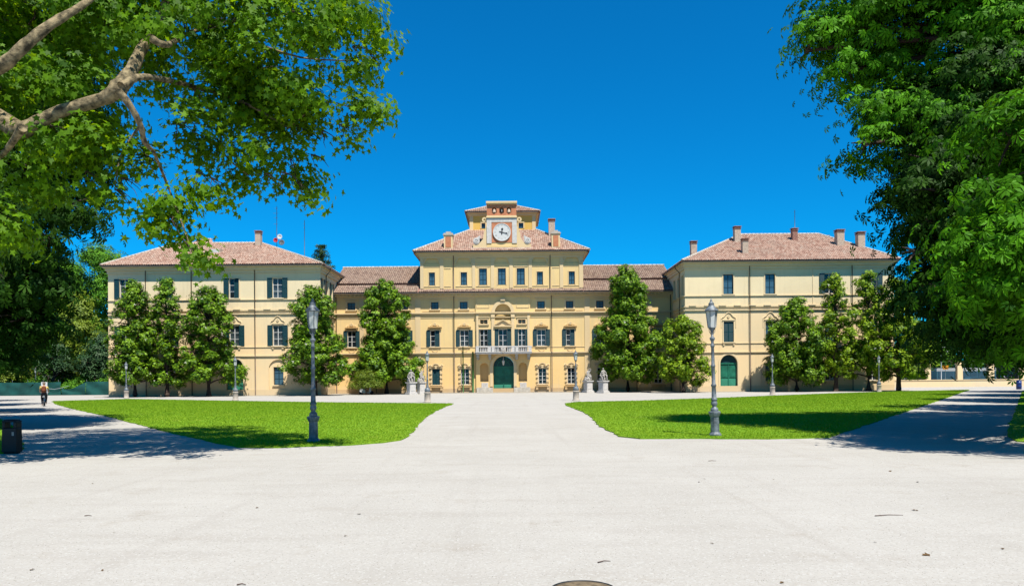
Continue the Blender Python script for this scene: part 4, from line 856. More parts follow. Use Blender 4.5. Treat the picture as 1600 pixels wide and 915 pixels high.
def statue(pos, label, rot, pose):
    r = empty('statue', pos, label, 'statue', 'marble groups on pedestals before the palace'); c = tuple(pos)
    m = MB(); s = .62
    for w, z0, z1 in ((.56, 0, .18), (.49, .18, .30), (.40, .30, 1.32), (.46, 1.32, 1.38), (.52, 1.38, 1.50)): m.box(c[0] - w, c[0] + w, c[1] - w, c[1] + w, z0, z1)
    for q in (-1, 1): m.box(c[0] - .28, c[0] + .28, c[1] + q * .4 - .02, c[1] + q * .4 + .02, .45, 1.2)
    m.build('pedestal', 'white_stone', r)
    if pose == 'seated':      # a figure seated on a rock, leaning over a smaller companion
        A = [[(0, 0, .62, .17), (.02, 0, .85, .15), (.0, -.03, 1.08, .19), (-.04, -.05, 1.22, .07), (-.08, -.08, 1.36, .11), (-.09, -.10, 1.46, .09)],
             [('at', 2), (.20, -.05, 1.08, .08), (.32, -.15, .88, .065), (.20, -.32, .78, .05), (.12, -.38, .80, .05)], [('at', 2), (-.20, -.05, 1.10, .08), (-.36, -.12, .98, .065), (-.42, -.22, .80, .05), (-.42, -.26, .72, .045)],
             [('at', 0), (.12, -.08, .60, .13), (.18, -.38, .62, .11), (.20, -.40, .35, .08), (.22, -.40, .1, .07), (.22, -.50, .05, .06)], [('at', 0), (-.12, -.08, .58, .13), (-.22, -.34, .50, .11), (-.16, -.28, .25, .08), (-.12, -.26, .08, .07), (-.14, -.38, .05, .06)]]
        B = [[(-.34, .05, .42, .13), (-.36, .02, .6, .13), (-.40, 0, .74, .06), (-.42, -.02, .86, .09)], [('at', 1), (-.2, -.1, .62, .05), (-.1, -.2, .55, .045)], [('at', 0), (-.42, -.2, .40, .08), (-.44, -.26, .18, .06), (-.46, -.32, .05, .05)]]
    else:                     # an upright half-kneeling figure with one raised arm and a crouching one
        A = [[(0, 0, .52, .17), (.02, .0, .78, .15), (.06, -.02, 1.02, .18), (.08, -.03, 1.17, .07), (.10, -.06, 1.30, .10), (.11, -.07, 1.40, .08)],
             [('at', 2), (.24, -.02, 1.05, .08), (.34, -.12, 1.22, .06), (.28, -.16, 1.40, .05), (.24, -.18, 1.46, .045)], [('at', 2), (-.14, -.04, 1.02, .08), (-.26, -.14, .84, .06), (-.22, -.28, .70, .05), (-.18, -.30, .66, .045)],
             [('at', 0), (.12, -.05, .48, .13), (.26, -.30, .40, .10), (.22, -.22, .2, .08), (.2, -.2, .06, .07), (.22, -.32, .04, .05)], [('at', 0), (-.12, -.02, .44, .13), (-.20, -.1, .15, .10), (-.20, .14, .08, .08), (-.2, .3, .05, .06)]]
        B = [[(.26, .12, .35, .13), (.30, .1, .55, .13), (.33, .06, .68, .06), (.35, .03, .80, .09)], [('at', 1), (.44, -.05, .55, .05), (.46, -.15, .5, .045)], [('at', 0), (.42, -.06, .3, .08), (.40, -.1, .1, .06), (.4, -.2, .04, .05)]]
    V, E, Q = chain_fig(A); skin_fig('figure', V, E, Q, 'statue_stone', r, (0, 0, 1.55))
    V, E, Q = chain_fig(B); skin_fig('figure', V, E, Q, 'statue_stone', r, (0, 0, 1.55))
    me = bpy.data.meshes.new('rock'); bm = bmesh.new(); bmesh.ops.create_icosphere(bm, subdivisions=3, radius=1)
    for v in bm.verts: n = 1 + .25 * mnoise.noise(v.co * 2.1 + Vector((pos[0], 0, 0))); v.co = Vector((v.co.x * .44 * n, v.co.y * .36 * n + .1, max(v.co.z, -.25) * .42 * n + .14))
    bm.to_mesh(me); bm.free(); me.materials.append(M['statue_stone']); o = link(bpy.data.objects.new('rock', me), r); o.location = (0, 0, 1.5)
    r.rotation_euler = (0, 0, rot); r.scale = (.98, .98, .98)
def at(px, Y): return Vector((FX(px, Y, 600), Y, 0))
statue(at(642.5, 86.5), 'weathered white marble group on the left-hand pedestal touching the magnolia', R(38), 'seated'); statue(at(657.8, 90), 'marble figure with a raised arm on the pedestal just left of the stone-based lamp', R(40), 'raised')
statue(at(918.8, 89.5), 'marble figure on the pedestal against the plain yellow wall right of the stone-based lamp', R(28), 'raised'); statue(at(942.5, 86), 'larger bowed marble group on the pedestal beside the tall magnolia', R(40), 'seated')

# ================================================================== TREES
T_STAR = []
for i in range(10):
    a = math.pi / 2 + 2 * math.pi * i / 10; r = (1.0, .42)[i % 2] * (1.1 if i == 0 else 1) * (.75 if i in (4, 6) else 1); T_STAR.append((r * math.cos(a) * .55, r * math.sin(a) * .55 + .15, -.12 * abs(math.cos(a)) * r))
T_STAR = np.array(T_STAR); F_STAR = [tuple(range(10))]
V_, F_ = [], []
for i in range(6):
    a = R(-105 + 42 * i) + math.pi / 2; d = np.array([math.cos(a), math.sin(a)]); s_ = np.array([-d[1], d[0]]); L = (.72, .92, 1.05, 1.05, .92, .72)[i]; b = len(V_)
    for l, w, z in ((.08, 0, 0), (.66, .16, -.10), (1.0, 0, -.34), (.66, -.16, -.10)): V_.append((*(d * l * L + s_ * w), z * L))
    F_.append((b, b + 1, b + 2, b + 3))
T_PALM, F_PALM = np.array(V_), F_
T_LEAF = np.array([(0, -.5, 0), (.26, 0, .06), (0, .5, -.04), (-.26, 0, .06)]); F_LEAF = [(0, 1, 2, 3)]
V_, F_ = [], []
for i in range(3):
    a = 2 * math.pi * i / 3; d = np.array([math.cos(a), math.sin(a)]); s_ = np.array([-d[1], d[0]]); b = len(V_)
    for l, w, z in ((.05, 0, 0), (.55, .24, .08), (1.0, 0, -.05), (.55, -.24, .08)): V_.append((*(d * l + s_ * w), z))
    F_.append((b, b + 1, b + 2, b + 3))
T_TRI, F_TRI = np.array(V_), F_
V_, F_ = [], []
for i in range(4):
    a = 2 * math.pi * i / 4 + .3; d = np.array([math.cos(a), math.sin(a)]); s_ = np.array([-d[1], d[0]]); b = len(V_)
    for l, w, z in ((.0, 0, 0), (.5, .34, .16), (1.0, 0, .10), (.5, -.34, .16)): V_.append((*(d * l + s_ * w), z))
    F_.append((b, b + 1, b + 2, b + 3))
T_ROS, F_ROS = np.array(V_), F_
def scatter(name, P, Nn, T, Fs, sc, rnd, mat, parent, r, droop=0.5, kind='stuff'):
    n = len(P); Nn = Nn / (np.linalg.norm(Nn, axis=1, keepdims=True) + 1e-9); q = r.normal(0, 1, (n, 3)); q[:, 2] -= droop * 2
    t = q - (q * Nn).sum(1, keepdims=True) * Nn; t /= np.linalg.norm(t, axis=1, keepdims=True) + 1e-9; s = np.cross(t, Nn)
    V = P[:, None, :] + sc[:, None, None] * (T[None, :, 0:1] * s[:, None, :] + T[None, :, 1:2] * t[:, None, :] + T[None, :, 2:3] * Nn[:, None, :])
    k = len(Fs[0]); Fa = np.array(Fs)[None] + (np.arange(n) * len(T))[:, None, None]
    return npmesh(name, V.reshape(-1, 3), Fa.reshape(-1, k), k, np.repeat(rnd, len(Fs)), mat, parent, kind), s, t, Nn
def clusters(lobes, per, r, gap=-.12, gs=.55, shell=.55, sig=.32, leaves=22, bias=(0, 0, .7), flat=.7, umb=0, rv=.18):
    """cluster centres in the outer shell of each lobe, then leaves round each centre"""
    P, Nn, Rn = [], [], []
    for (c, rad, dens) in lobes:
        c = np.array(c, float); rad = np.array(rad, float); area = (rad[0] * rad[1] + rad[1] * rad[2] + rad[0] * rad[2]) / 3 * 12.6; k = max(3, int(area * per * dens))
        d = r.normal(0, 1, (k, 3)); d /= np.linalg.norm(d, axis=1, keepdims=True); rr = shell + (1 - shell) * r.rand(k, 1) ** .7; C = c + d * rad * rr
        for i in range(k):
            if mnoise.noise(Vector(C[i] * gs)) < gap and gap > -1: continue
            m_ = max(4, int(leaves * r.uniform(.6, 1.4))); o = np.clip(r.normal(0, sig, (m_, 3)), -2 * sig, 2 * sig) * np.array([1, 1, flat])
            if umb: o[:, 2] -= umb * (o[:, 0] ** 2 + o[:, 1] ** 2); o[:, :2] += d[i, :2] * r.uniform(0, sig * 1.3, (m_, 1)); 
            P.append(C[i] + o)
            nn = d[i] * .8 + o / (sig * 3) + r.normal(0, .35, (m_, 3)) + np.array(bias); Nn.append(nn); Rn.append(np.clip(r.normal(.45, .2) + r.normal(0, rv, m_), 0, 1))
    return np.concatenate(P), np.concatenate(Nn), np.concatenate(Rn)
def limb(mb, a, b, ra, rb, r, n=5, bend=.12, sides=7):
    a, b = Vector(a), Vector(b); L = (b - a).length; pts = []; 
    for i in range(n + 1):
        f = i / n; q = a.lerp(b, f); w = math.sin(math.pi * f) * L * bend; q += Vector((r.uniform(-1, 1) * w * .6, r.uniform(-1, 1) * w * .6, w * .5)); pts.append(q)
    mb.tube(pts, [ra + (rb - ra) * i / n for i in range(n + 1)], sides); return pts
def tree(name, base, lobes, label, cat, group, mat, T, Fs, size, per, leaves, seed, bark='bark', tr=.3, hth=None, gap=-.12, gs=.55, sig=.32, droop=.5, bias=(0, 0, .7), shell=.55, parts=0, limbs=True, flat=.7, trunk_top=None, umb=0, rv=.18):
    r = np.random.RandomState(seed); root = empty(name, base, label, cat, group); rr = np.random.RandomState(seed + 1)
    top = max(l[0][2] for l in lobes); cxm = sum(l[0][0] for l in lobes) / len(lobes); cym = sum(l[0][1] for l in lobes) / len(lobes)
    tt = trunk_top or (base[0] * .5 + cxm * .5, base[1] * .5 + cym * .5, top * .8); m = MB()
    m.tube([Vector(base) + Vector((0, 0, -.1)), Vector(base) + Vector((0, 0, .25))] + [Vector(base).lerp(Vector(tt), f) + Vector((rr.uniform(-.1, .1), rr.uniform(-.1, .1), 0)) for f in (.2, .4, .6, .8, 1)], [tr * 1.7, tr * 1.15, tr, tr * .85, tr * .65, tr * .4, tr * .15], 9)
    m.build('trunk', bark, root)
    if limbs:
        m = MB()
        for c, rad, dn in lobes:
            f = min(.9, max(.15, (c[2] - rad[2] * .8) / max(tt[2], .1))); st = Vector(base).lerp(Vector(tt), f); limb(m, st, c, tr * .45 * (1 - f * .5), tr * .12, rr)
            for q in range(4): d = rr.normal(0, 1, 3); d /= np.linalg.norm(d); limb(m, Vector(c) - Vector(np.array(rad) * d * .2), np.array(c) + np.array(rad) * d * .8, tr * .12, .015, rr, 3, sides=5)
        m.build('branch', bark, root)
    P, Nn, Rn = clusters(lobes, per, r, gap, gs, shell, sig, leaves, bias, flat, umb, rv); sc = size * r.uniform(.7, 1.25, len(P))
    keep = P[:, 2] > .3; P, Nn, Rn, sc = P[keep], Nn[keep], Rn[keep], sc[keep]
    if parts:            # the 300 leaves that show largest are objects of their own
        u = (P[:, 0] / P[:, 1] * F + 800); v = CY - (P[:, 2] - HC) / P[:, 1] * F; ok = (u > 4) & (u < 1596) & (v > 4) & (v < 900) & (P[:, 1] > 1); idx = np.where(ok)[0]; idx = idx[np.argsort(-(sc / P[:, 1])[idx])][:parts]
        mask = np.ones(len(P), bool); mask[idx] = False
    else: mask = np.ones(len(P), bool); idx = []
    scatter('foliage', P[mask], Nn[mask], T, Fs, sc[mask], Rn[mask], mat, root, r, droop)
    if len(idx):
        from mathutils import Matrix
        ms = []
        for k in range(4):
            me = bpy.data.meshes.new('leaf'); me.from_pydata([tuple(x) for x in T], [], Fs); a = me.attributes.new('rnd', 'FLOAT', 'FACE'); a.data.foreach_set('value', [.25 + .18 * k] * len(Fs)); me.materials.append(M[mat]); ms.append(me)
        bl = wl(root)
        for i in idx:
            n_ = Vector(Nn[i]).normalized(); q = Vector(r.normal(0, 1, 3)); q.z -= droop * 2; t = (q - n_ * q.dot(n_)).normalized(); s = t.cross(n_)
            o = bpy.data.objects.new('leaf', ms[int(i) % 4]); link(o, root); o.matrix_local = Matrix.Translation(Vector(P[i]) - bl) @ Matrix((s, t, n_)).transposed().to_4x4() @ Matrix.Scale(float(sc[i]), 4)
    return root
def LB(px, py, rpx, Y, ry=None, dens=1, rz=None):      # a crown lobe measured in the photo, at its own distance
    c = PT(px, py, Y); r = rpx * Y / F; return (tuple(c), (r, ry or r, (rz or rpx) * Y / F), dens)

# --- plane tree (front left)
pl = [LB(-60, 40, 130, 15, 2.2), LB(60, 60, 110, 15.5, 2), LB(180, 50, 100, 16, 2), LB(300, 50, 100, 16, 2), LB(400, 60, 90, 16, 2), LB(470, 40, 70, 16, 1.6), LB(560, 22, 30, 16, .6, 1.2, 18), LB(520, 95, 50, 16, 1), LB(565, 95, 32, 16, .6, 1.2, 20), LB(560, 170, 34, 16.4, .6, 1.2, 16),
      LB(500, 155, 50, 16.4, 1), LB(420, 130, 75, 16, 1.4), LB(350, 150, 60, 16, 1.2), LB(470, 215, 38, 16.5, .8, 1.1, 30), LB(420, 235, 52, 16.2, 1, 1, 40), LB(385, 275, 34, 16, .6, 1.2, 18), LB(455, 290, 24, 16, .5, 1.2, 14),
      LB(290, 215, 50, 15.6, 1), LB(240, 260, 44, 15.4, .8), LB(205, 300, 30, 15.2, .5, 1.2, 18), LB(165, 240, 45, 15, .9), LB(95, 220, 50, 14.5, 1), LB(30, 270, 50, 14.6, .9, .8), LB(4, 350, 36, 14.2, .8, .7), LB(-10, 430, 32, 14, .6, .6), LB(-16, 490, 22, 14, .4, .6), LB(262, 318, 24, 15.2, .5, 1.2), LB(282, 360, 20, 15, .4, 1.3, 22), LB(302, 396, 16, 14.9, .3, 1.6, 13), LB(322, 290, 26, 15.4, .5), LB(130, 150, 70, 15.4, 1.2), LB(20, 150, 70, 15, 1.4),
      LB(40, -80, 150, 16, 2.6), LB(220, -80, 140, 16.5, 2.6), LB(390, -70, 120, 17, 2.4), LB(500, -50, 70, 17, 1.6), LB(-150, 150, 130, 15.5, 2.4), LB(-130, 330, 100, 14.5, 2), LB(100, -240, 180, 17.5, 3), LB(330, -220, 150, 18, 3)]
pl += [LB(590, 60, 14, 16.4, .4, 1.5, 10), LB(592, 105, 12, 16.4, .4, 1.5, 9), LB(590, 178, 16, 16.4, .4, 1.5, 9), LB(545, 215, 20, 16.4, .5, 1.3, 12), LB(500, 262, 20, 16.4, .5, 1.3, 12), LB(478, 305, 14, 16.2, .4, 1.4, 9), LB(430, 292, 34, 16, .7, 1.2, 18), LB(468, 270, 30, 16.2, .7, 1.2, 20), LB(520, 225, 32, 16.4, .7, 1.2, 18), LB(345, 300, 22, 15.6, .5, 1.2, 12), LB(150, 290, 20, 15, .5, 1.2, 12), LB(195, 318, 18, 15.1, .4, 1.2, 9), LB(250, 350, 14, 15, .4, 1.3, 20), LB(312, 405, 13, 14.9, .3, 1.6, 9)]
pt = tree('plane_tree', (-15.5, 16.5, 0), pl, 'large plane tree whose mottled boughs and lobed leaves hang in from the top left', 'tree', 'park trees', 'leaf_plane', T_STAR, F_STAR, .165, 7.6, 21, 101, 'bark_plane', .55, gap=.0, gs=1.1, sig=.21, umb=.5, parts=300, limbs=False, bias=(.1, -.15, .55), shell=.35, trunk_top=(-14.2, 16.5, 9.5))
m = MB()
def bough(pts, rad, sides=10):
    P_ = [PT(*p) for p in pts]; out = smooth_poly(P_ + P_[::-1], 4)[:(len(P_) - 1) * 4 + 1]; k = len(out); rr = [np.interp(i / (k - 1) * (len(rad) - 1), range(len(rad)), rad) * (1 + .06 * math.sin(i * 2.3)) for i in range(k)]; m.tube(out, rr, sides)
bough([(-260, 330, 16), (-120, 240, 15), (-30, 178, 14.4), (28, 203, 14.1), (50, 196, 14.1), (95, 174, 14.2), (160, 155, 14.3), (185, 138, 14.3), (205, 112, 14.5), (222, 76, 14.8), (250, 40, 15), (256, 10, 15.2), (285, -60, 15.6)], [.32, .24, .18, .18, .135, .115, .125, .17, .13, .105, .075, .07, .05])
bough([(185, 142, 13.5), (203, 165, 13.6), (219, 195, 13.8), (226, 222, 14), (240, 236, 14.2)], [.08, .06, .055, .05, .03]); bough([(190, 135, 13.5), (225, 120, 14), (300, 135, 15.9), (380, 160, 16), (450, 200, 16.2)], [.09, .06, .05, .035, .02])
bough([(236, 60, 14), (262, 70, 14.3), (300, 50, 16.2), (380, 30, 16.4), (470, 20, 16.6)], [.07, .06, .045, .03, .02]); bough([(-160, 190, 14.2), (-60, 130, 13.6), (0, 105, 13.2), (40, 70, 13.2), (80, 38, 13.4), (140, 0, 14), (200, -60, 15.8)], [.18, .15, .12, .10, .085, .06, .03])
bough([(35, 200, 13.3), (10, 235, 13.8), (-15, 262, 14.8)], [.08, .05, .04]); bough([(240, 236, 14.2), (262, 290, 15.2), (285, 350, 15), (300, 395, 15)], [.03, .025, .018, .008]); bough([(300, 135, 15.9), (340, 190, 16), (350, 240, 16), (390, 275, 16)], [.04, .03, .02, .01])
bough([(220, 195, 15.4), (190, 240, 15.3), (180, 290, 15.2)], [.03, .02, .01]); bough([(450, 200, 16.2), (510, 160, 16.3), (575, 180, 16.4)], [.02, .015, .006]); bough([(380, 60, 16.2), (470, 90, 16.2), (560, 95, 16.2)], [.03, .02, .008])
rb_ = np.random.RandomState(3); mt_ = MB()
for (c, rd_, dn) in pl:                                      # twigs that carry the leaf sprays
    if c[2] > 14: continue
    for q in range(4):
        d = rb_.normal(0, 1, 3); d /= np.linalg.norm(d); limb(mt_, Vector(c) + Vector((-.2, 0, .3)), np.array(c) + np.array(rd_) * d * .75, .014, .004, rb_, 4, .18, 4)
mt_.build('twig', 'bark', pt, kind='stuff'); m.build('bough', 'bark_plane', pt)

# --- horse chestnuts, right avenue and left avenue
CH = dict(T=T_PALM, Fs=F_PALM, mat='leaf_chestnut')
def chestnut(base, lobes, label, per, leaves, seed, size=.23, parts=0, mat='leaf_chestnut_shade_tint', **k): return tree('chestnut_tree', base, lobes, label, 'tree', 'park trees', mat, T_PALM, F_PALM, size, per, leaves, seed, tr=.45, parts=parts, sig=.42, droop=.9, bias=(0, -.1, .8), flat=.22, umb=.7, **k)
Ya = 20.5
ra = [LB(1355, 30, 90, 23.5, 2), LB(1278, 50, 32, 23, 1, 1.1, 26), LB(1262, 80, 16, 23, .7, 1.2, 12), LB(1325, 108, 46, 23, 1.1, 1, 30), LB(1420, 60, 110, 23.5, 2.4), LB(1560, 50, 140, 22, 3), LB(1380, 170, 56, 22, 1.3, 1, 42), LB(1352, 225, 28, 21.5, .9, 1.1, 22), LB(1460, 180, 80, 21.5, 2), LB(1700, 120, 160, 20, 3),
      LB(1585, 215, 60, 16.5, 1.4), LB(1650, 200, 90, 16.5, 1.8), LB(1560, 290, 48, 16.2, 1.1, 1, 38), LB(1620, 320, 72, 16, 1.5), LB(1545, 350, 40, 16.1, .9, 1, 28), LB(1520, 385, 34, 16.1, .8, 1, 24), LB(1590, 400, 64, 16, 1.4), LB(1650, 430, 90, 16, 2), LB(1555, 445, 46, 16.3, 1, 1, 32), LB(1600, 490, 56, 16.4, 1.3, 1, 38), LB(1660, 520, 66, 16.5, 1.6, 1, 46),
      LB(1420, -100, 115, 23, 2.4), LB(1560, -130, 180, 22, 3.5), LB(1750, -60, 180, 21, 3.5), LB(1500, -260, 150, 22, 3.5), LB(1700, -280, 200, 22, 4), ((20, 21, 20), (4, 4, 2.4), .7), ((20.5, 22.5, 7.5), (4, 4, 2.6), .8), ((23, 26.5, 8.5), (4, 4, 2.8), .8), ((21, 25.5, 14), (4, 4, 3.5), .7)]
rd = [LB(1456, 260, 55, 20.5, 1.4), LB(1426, 300, 34, 20, 1, 1, 26), LB(1496, 330, 62, 20.5, 1.6), LB(1446, 350, 36, 20, 1, 1, 26), LB(1431, 395, 28, 19.6, .8, 1.1, 22), LB(1476, 410, 48, 20, 1.3, 1, 36), LB(1456, 450, 34, 19.6, 1, 1, 24), LB(1506, 470, 46, 20, 1.4, 1, 30), LB(1491, 505, 34, 19.6, 1, 1, 20), LB(1538, 500, 50, 20, 1.6, 1, 34), LB(1548, 330, 110, 21.5, 2.4), LB(1538, 420, 90, 21.5, 2.2), LB(1608, 500, 70, 21, 2, 1, 40), LB(1518, 180, 100, 21.5, 2.4), LB(1608, 535, 42, 19.5, 1.4, 1, 22), LB(1506, 120, 60, 21, 1.6), LB(1528, 240, 90, 20.5, 2)]
chestnut((21.5, 25.5, 0), rd, 'added chestnut with shade-tinted leaves between the palace wing and the bright nearest one', 2.3, 24, 202, .20, gap=-.2, gs=.8, shell=.45, trunk_top=(18.5, 23.5, 10))  # added tree, its dark leaf colour stands in for shade inside the nearest crown
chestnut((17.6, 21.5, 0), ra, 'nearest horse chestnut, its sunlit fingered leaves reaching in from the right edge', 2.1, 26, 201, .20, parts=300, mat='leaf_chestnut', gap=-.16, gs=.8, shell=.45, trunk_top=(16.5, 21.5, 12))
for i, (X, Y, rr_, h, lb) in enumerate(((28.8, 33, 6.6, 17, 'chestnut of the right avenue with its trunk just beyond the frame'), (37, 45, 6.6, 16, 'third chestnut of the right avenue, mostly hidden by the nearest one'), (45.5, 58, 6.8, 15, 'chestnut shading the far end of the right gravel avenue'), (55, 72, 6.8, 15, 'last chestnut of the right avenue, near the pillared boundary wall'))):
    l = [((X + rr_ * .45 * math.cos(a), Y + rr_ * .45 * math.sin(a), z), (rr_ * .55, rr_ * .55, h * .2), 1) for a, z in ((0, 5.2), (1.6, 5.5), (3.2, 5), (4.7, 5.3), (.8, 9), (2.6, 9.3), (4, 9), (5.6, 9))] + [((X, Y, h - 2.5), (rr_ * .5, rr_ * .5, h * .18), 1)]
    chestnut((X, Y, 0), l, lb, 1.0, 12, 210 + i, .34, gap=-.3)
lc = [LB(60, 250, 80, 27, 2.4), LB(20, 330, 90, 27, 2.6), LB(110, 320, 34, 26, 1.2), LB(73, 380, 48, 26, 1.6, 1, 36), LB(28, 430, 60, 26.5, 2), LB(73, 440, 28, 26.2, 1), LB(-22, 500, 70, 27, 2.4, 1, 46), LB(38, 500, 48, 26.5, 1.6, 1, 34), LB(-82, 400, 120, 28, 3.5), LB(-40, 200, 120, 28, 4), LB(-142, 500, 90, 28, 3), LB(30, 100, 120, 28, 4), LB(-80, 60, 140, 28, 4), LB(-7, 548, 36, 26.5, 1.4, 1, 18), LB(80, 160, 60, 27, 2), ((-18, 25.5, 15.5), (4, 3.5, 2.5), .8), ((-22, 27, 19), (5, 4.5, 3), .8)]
chestnut((-22.5, 29, 0), lc, 'chestnut with shade-tinted leaves on the left behind the plane boughs, dark down to fence height', 2.0, 15, 221, .25, gap=-.3, gs=.5, shell=.45)  # leaves coloured darker to stand in for the shade on this crown
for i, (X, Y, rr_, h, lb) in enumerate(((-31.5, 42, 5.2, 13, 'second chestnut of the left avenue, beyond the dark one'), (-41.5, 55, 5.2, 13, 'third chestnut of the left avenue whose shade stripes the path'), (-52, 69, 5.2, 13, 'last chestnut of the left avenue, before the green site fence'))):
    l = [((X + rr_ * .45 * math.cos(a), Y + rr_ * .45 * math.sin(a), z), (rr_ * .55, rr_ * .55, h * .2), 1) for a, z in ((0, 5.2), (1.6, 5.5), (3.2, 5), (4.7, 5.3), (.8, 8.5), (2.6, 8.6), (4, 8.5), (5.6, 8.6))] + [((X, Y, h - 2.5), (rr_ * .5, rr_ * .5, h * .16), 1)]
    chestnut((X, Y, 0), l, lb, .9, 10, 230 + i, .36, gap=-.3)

# --- magnolias in front of the facade
def magnolia(px, Y, top, w, label, seed, wide=590, shape=None, per=3.4, mat='leaf_magnolia', light=1):
    """top, wide: photo rows of the tip and of the widest part; w: half width in photo pixels"""
    X = FX(px, Y, 600); zt = FZ(top, Y, px); hw = w * 1.08 * Y / F; r = np.random.RandomState(seed); l = []; zb = r.uniform(1.5, 2.1); ex = r.uniform(1.3, 2.3); ph_ = r.uniform(0, 6)
    n = 42
    for i in range(n):
        f = (i + .5) / n; z = zb + (zt - zb) * f; env = hw * (1.06 - .60 * f ** ex) * (1 + .16 * math.sin(f * 9 + ph_)) * (.85 if f < .06 else 1) * (.6 if f > .93 else 1); a = i * 2.4 + r.uniform(-.4, .4); s = hw * (.33 - .10 * f) * r.uniform(.6, 1.4)
        d = max(0, env * r.uniform(.8, 1.12) - s * .75); l.append(((X + d * math.cos(a), Y + d * math.sin(a) * .85, z), (s, s, s * .72), 1))
    for f in (.15, .35, .55, .75): l.append(((X, Y, zb + (zt - zb) * f), (hw * (.55 - .3 * f),) * 2 + ((zt - zb) * .15,), .5))
    l.append(((X, Y, zt - .5), (.4, .4, .6), 1.6))
    t_ = tree('magnolia_tree', (X, Y, 0), l, label, 'tree', 'magnolias before the palace', mat, T_ROS, F_ROS, .145, per * 1.25, 15, seed, tr=.26, gap=-.13, gs=1.1, sig=.19, rv=.3, droop=.1, bias=(0, -.1, .6), shell=.5, flat=.8)
    k = 26; q = [l[i] for i in r.randint(0, n, k)]; d = r.normal(0, 1, (k, 3)); d[:, 1] = -abs(d[:, 1]) - .5; d /= np.linalg.norm(d, axis=1, keepdims=True)
    P = np.array([np.array(a[0]) + np.array(a[1]) * e * 1.1 for a, e in zip(q, d)]); scatter('blossom', P, d + .3, T_TRI, F_TRI, r.uniform(.10, .17, k), np.zeros(k), 'blossom', t_, r, 0)
MG = [(211, 84.5, 444, 41, 'leftmost magnolia at the corner of the left wing, thick dark trunk'), (261, 84.5, 438, 30, 'slim magnolia second from the left before the left wing'), (326, 84.5, 452, 42, 'broad magnolia third from the left, beside the low green door'),
      (492, 84.5, 454, 47, 'magnolia directly behind the tall left lawn lamp at the inner corner of the left wing'), (604, 90.5, 445, 47, 'dark conical magnolia left of the two left-hand statues'),
      (981, 90.5, 422, 50, 'tallest magnolia, right of the bowed statue group'), (1068, 84.8, 497, 36, 'short magnolia at the inner corner of the right wing'), (1245, 84, 473, 43, 'magnolia next to the stone-based lamp before the right wing'),
      (1306, 84, 434, 32, 'narrow magnolia second in the right group'), (1357, 84, 428, 36, 'tall open magnolia third in the right group'), (1404, 82.5, 440, 46, 'rightmost magnolia of the right group, thick trunk by the boundary wall')]
for i, (px, Y, tp, w, lb) in enumerate(MG): magnolia(px, Y, tp, w, lb, 300 + i * 7, mat='leaf_magnolia_light' if i in (6, 8, 9, 10) else 'leaf_magnolia', per=(3.6, 3.2, 3.6, 3.4, 4.6, 4.4, 3.4, 4.4, 2.8, 2.2, 3.2)[i])
X = FX(572, 87, 600)
tree('laurel_shrub', (X, 87, 0), [((X + dx, 87 + dy, z), (s, s, s * .7), 1) for dx, dy, z, s in ((0, 0, 1.6, 1.1), (-1.1, 0, 1.3, .9), (1.1, .1, 1.4, .9), (-.4, -.2, 2.3, .8), (.5, 0, 2.4, .8), (.1, 0, 3.0, .5), (-1.8, 0, 1.2, .5))], 'yellowish bushy shrub under the dark conical magnolia', 'shrub', None, 'leaf_yellowish', T_TRI, F_TRI, .13, 5, 10, 400, tr=.07, gap=-.5, sig=.2, bias=(0, -.1, .8))

# --- far trees
def far_tree(X, Y, h, w, label, seed, mat='leaf_far', size=.5, per=.55, name='broadleaf_tree', base=1.5):
    r = np.random.RandomState(seed); l = []
    for i in range(16):
        f = (i + .5) / 16; z = base + (h - base) * f; e = w * math.sin(math.pi * min(1, .25 + .72 * f)) ; a = i * 2.4; s = w * r.uniform(.32, .46); d = max(0, e - s); l.append(((X + d * math.cos(a), Y + d * math.sin(a), z), (s, s, s * .8), 1))
    tree(name, (X, Y, 0), l, label, 'tree', 'trees beyond the park fence', mat, T_TRI, F_TRI, size, per, 11, seed, tr=.4, gap=-.2, gs=.25, sig=.6, droop=.2)
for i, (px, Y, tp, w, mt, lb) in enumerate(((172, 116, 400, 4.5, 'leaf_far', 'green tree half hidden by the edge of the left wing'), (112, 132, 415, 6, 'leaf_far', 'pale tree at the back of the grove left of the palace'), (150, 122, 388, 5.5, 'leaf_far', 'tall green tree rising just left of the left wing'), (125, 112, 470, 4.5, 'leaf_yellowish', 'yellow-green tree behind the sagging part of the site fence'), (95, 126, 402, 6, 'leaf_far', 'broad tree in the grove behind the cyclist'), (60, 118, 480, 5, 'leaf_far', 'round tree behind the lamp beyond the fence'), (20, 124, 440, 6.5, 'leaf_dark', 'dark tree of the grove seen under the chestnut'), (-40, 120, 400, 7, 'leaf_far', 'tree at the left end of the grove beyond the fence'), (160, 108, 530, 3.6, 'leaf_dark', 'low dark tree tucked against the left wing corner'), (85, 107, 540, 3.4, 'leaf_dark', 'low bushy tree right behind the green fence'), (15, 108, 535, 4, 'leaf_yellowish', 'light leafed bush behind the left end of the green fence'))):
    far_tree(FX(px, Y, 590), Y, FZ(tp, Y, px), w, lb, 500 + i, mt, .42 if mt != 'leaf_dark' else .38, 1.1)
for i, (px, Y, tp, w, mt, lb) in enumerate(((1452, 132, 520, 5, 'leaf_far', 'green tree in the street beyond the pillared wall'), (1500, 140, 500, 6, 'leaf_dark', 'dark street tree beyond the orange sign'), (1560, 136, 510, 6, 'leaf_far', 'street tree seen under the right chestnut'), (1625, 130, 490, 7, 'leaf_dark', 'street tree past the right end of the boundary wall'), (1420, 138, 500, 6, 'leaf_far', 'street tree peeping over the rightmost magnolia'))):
    far_tree(FX(px, Y, 590), Y, FZ(tp, Y, px), w, lb, 520 + i, mt, .42, .6)
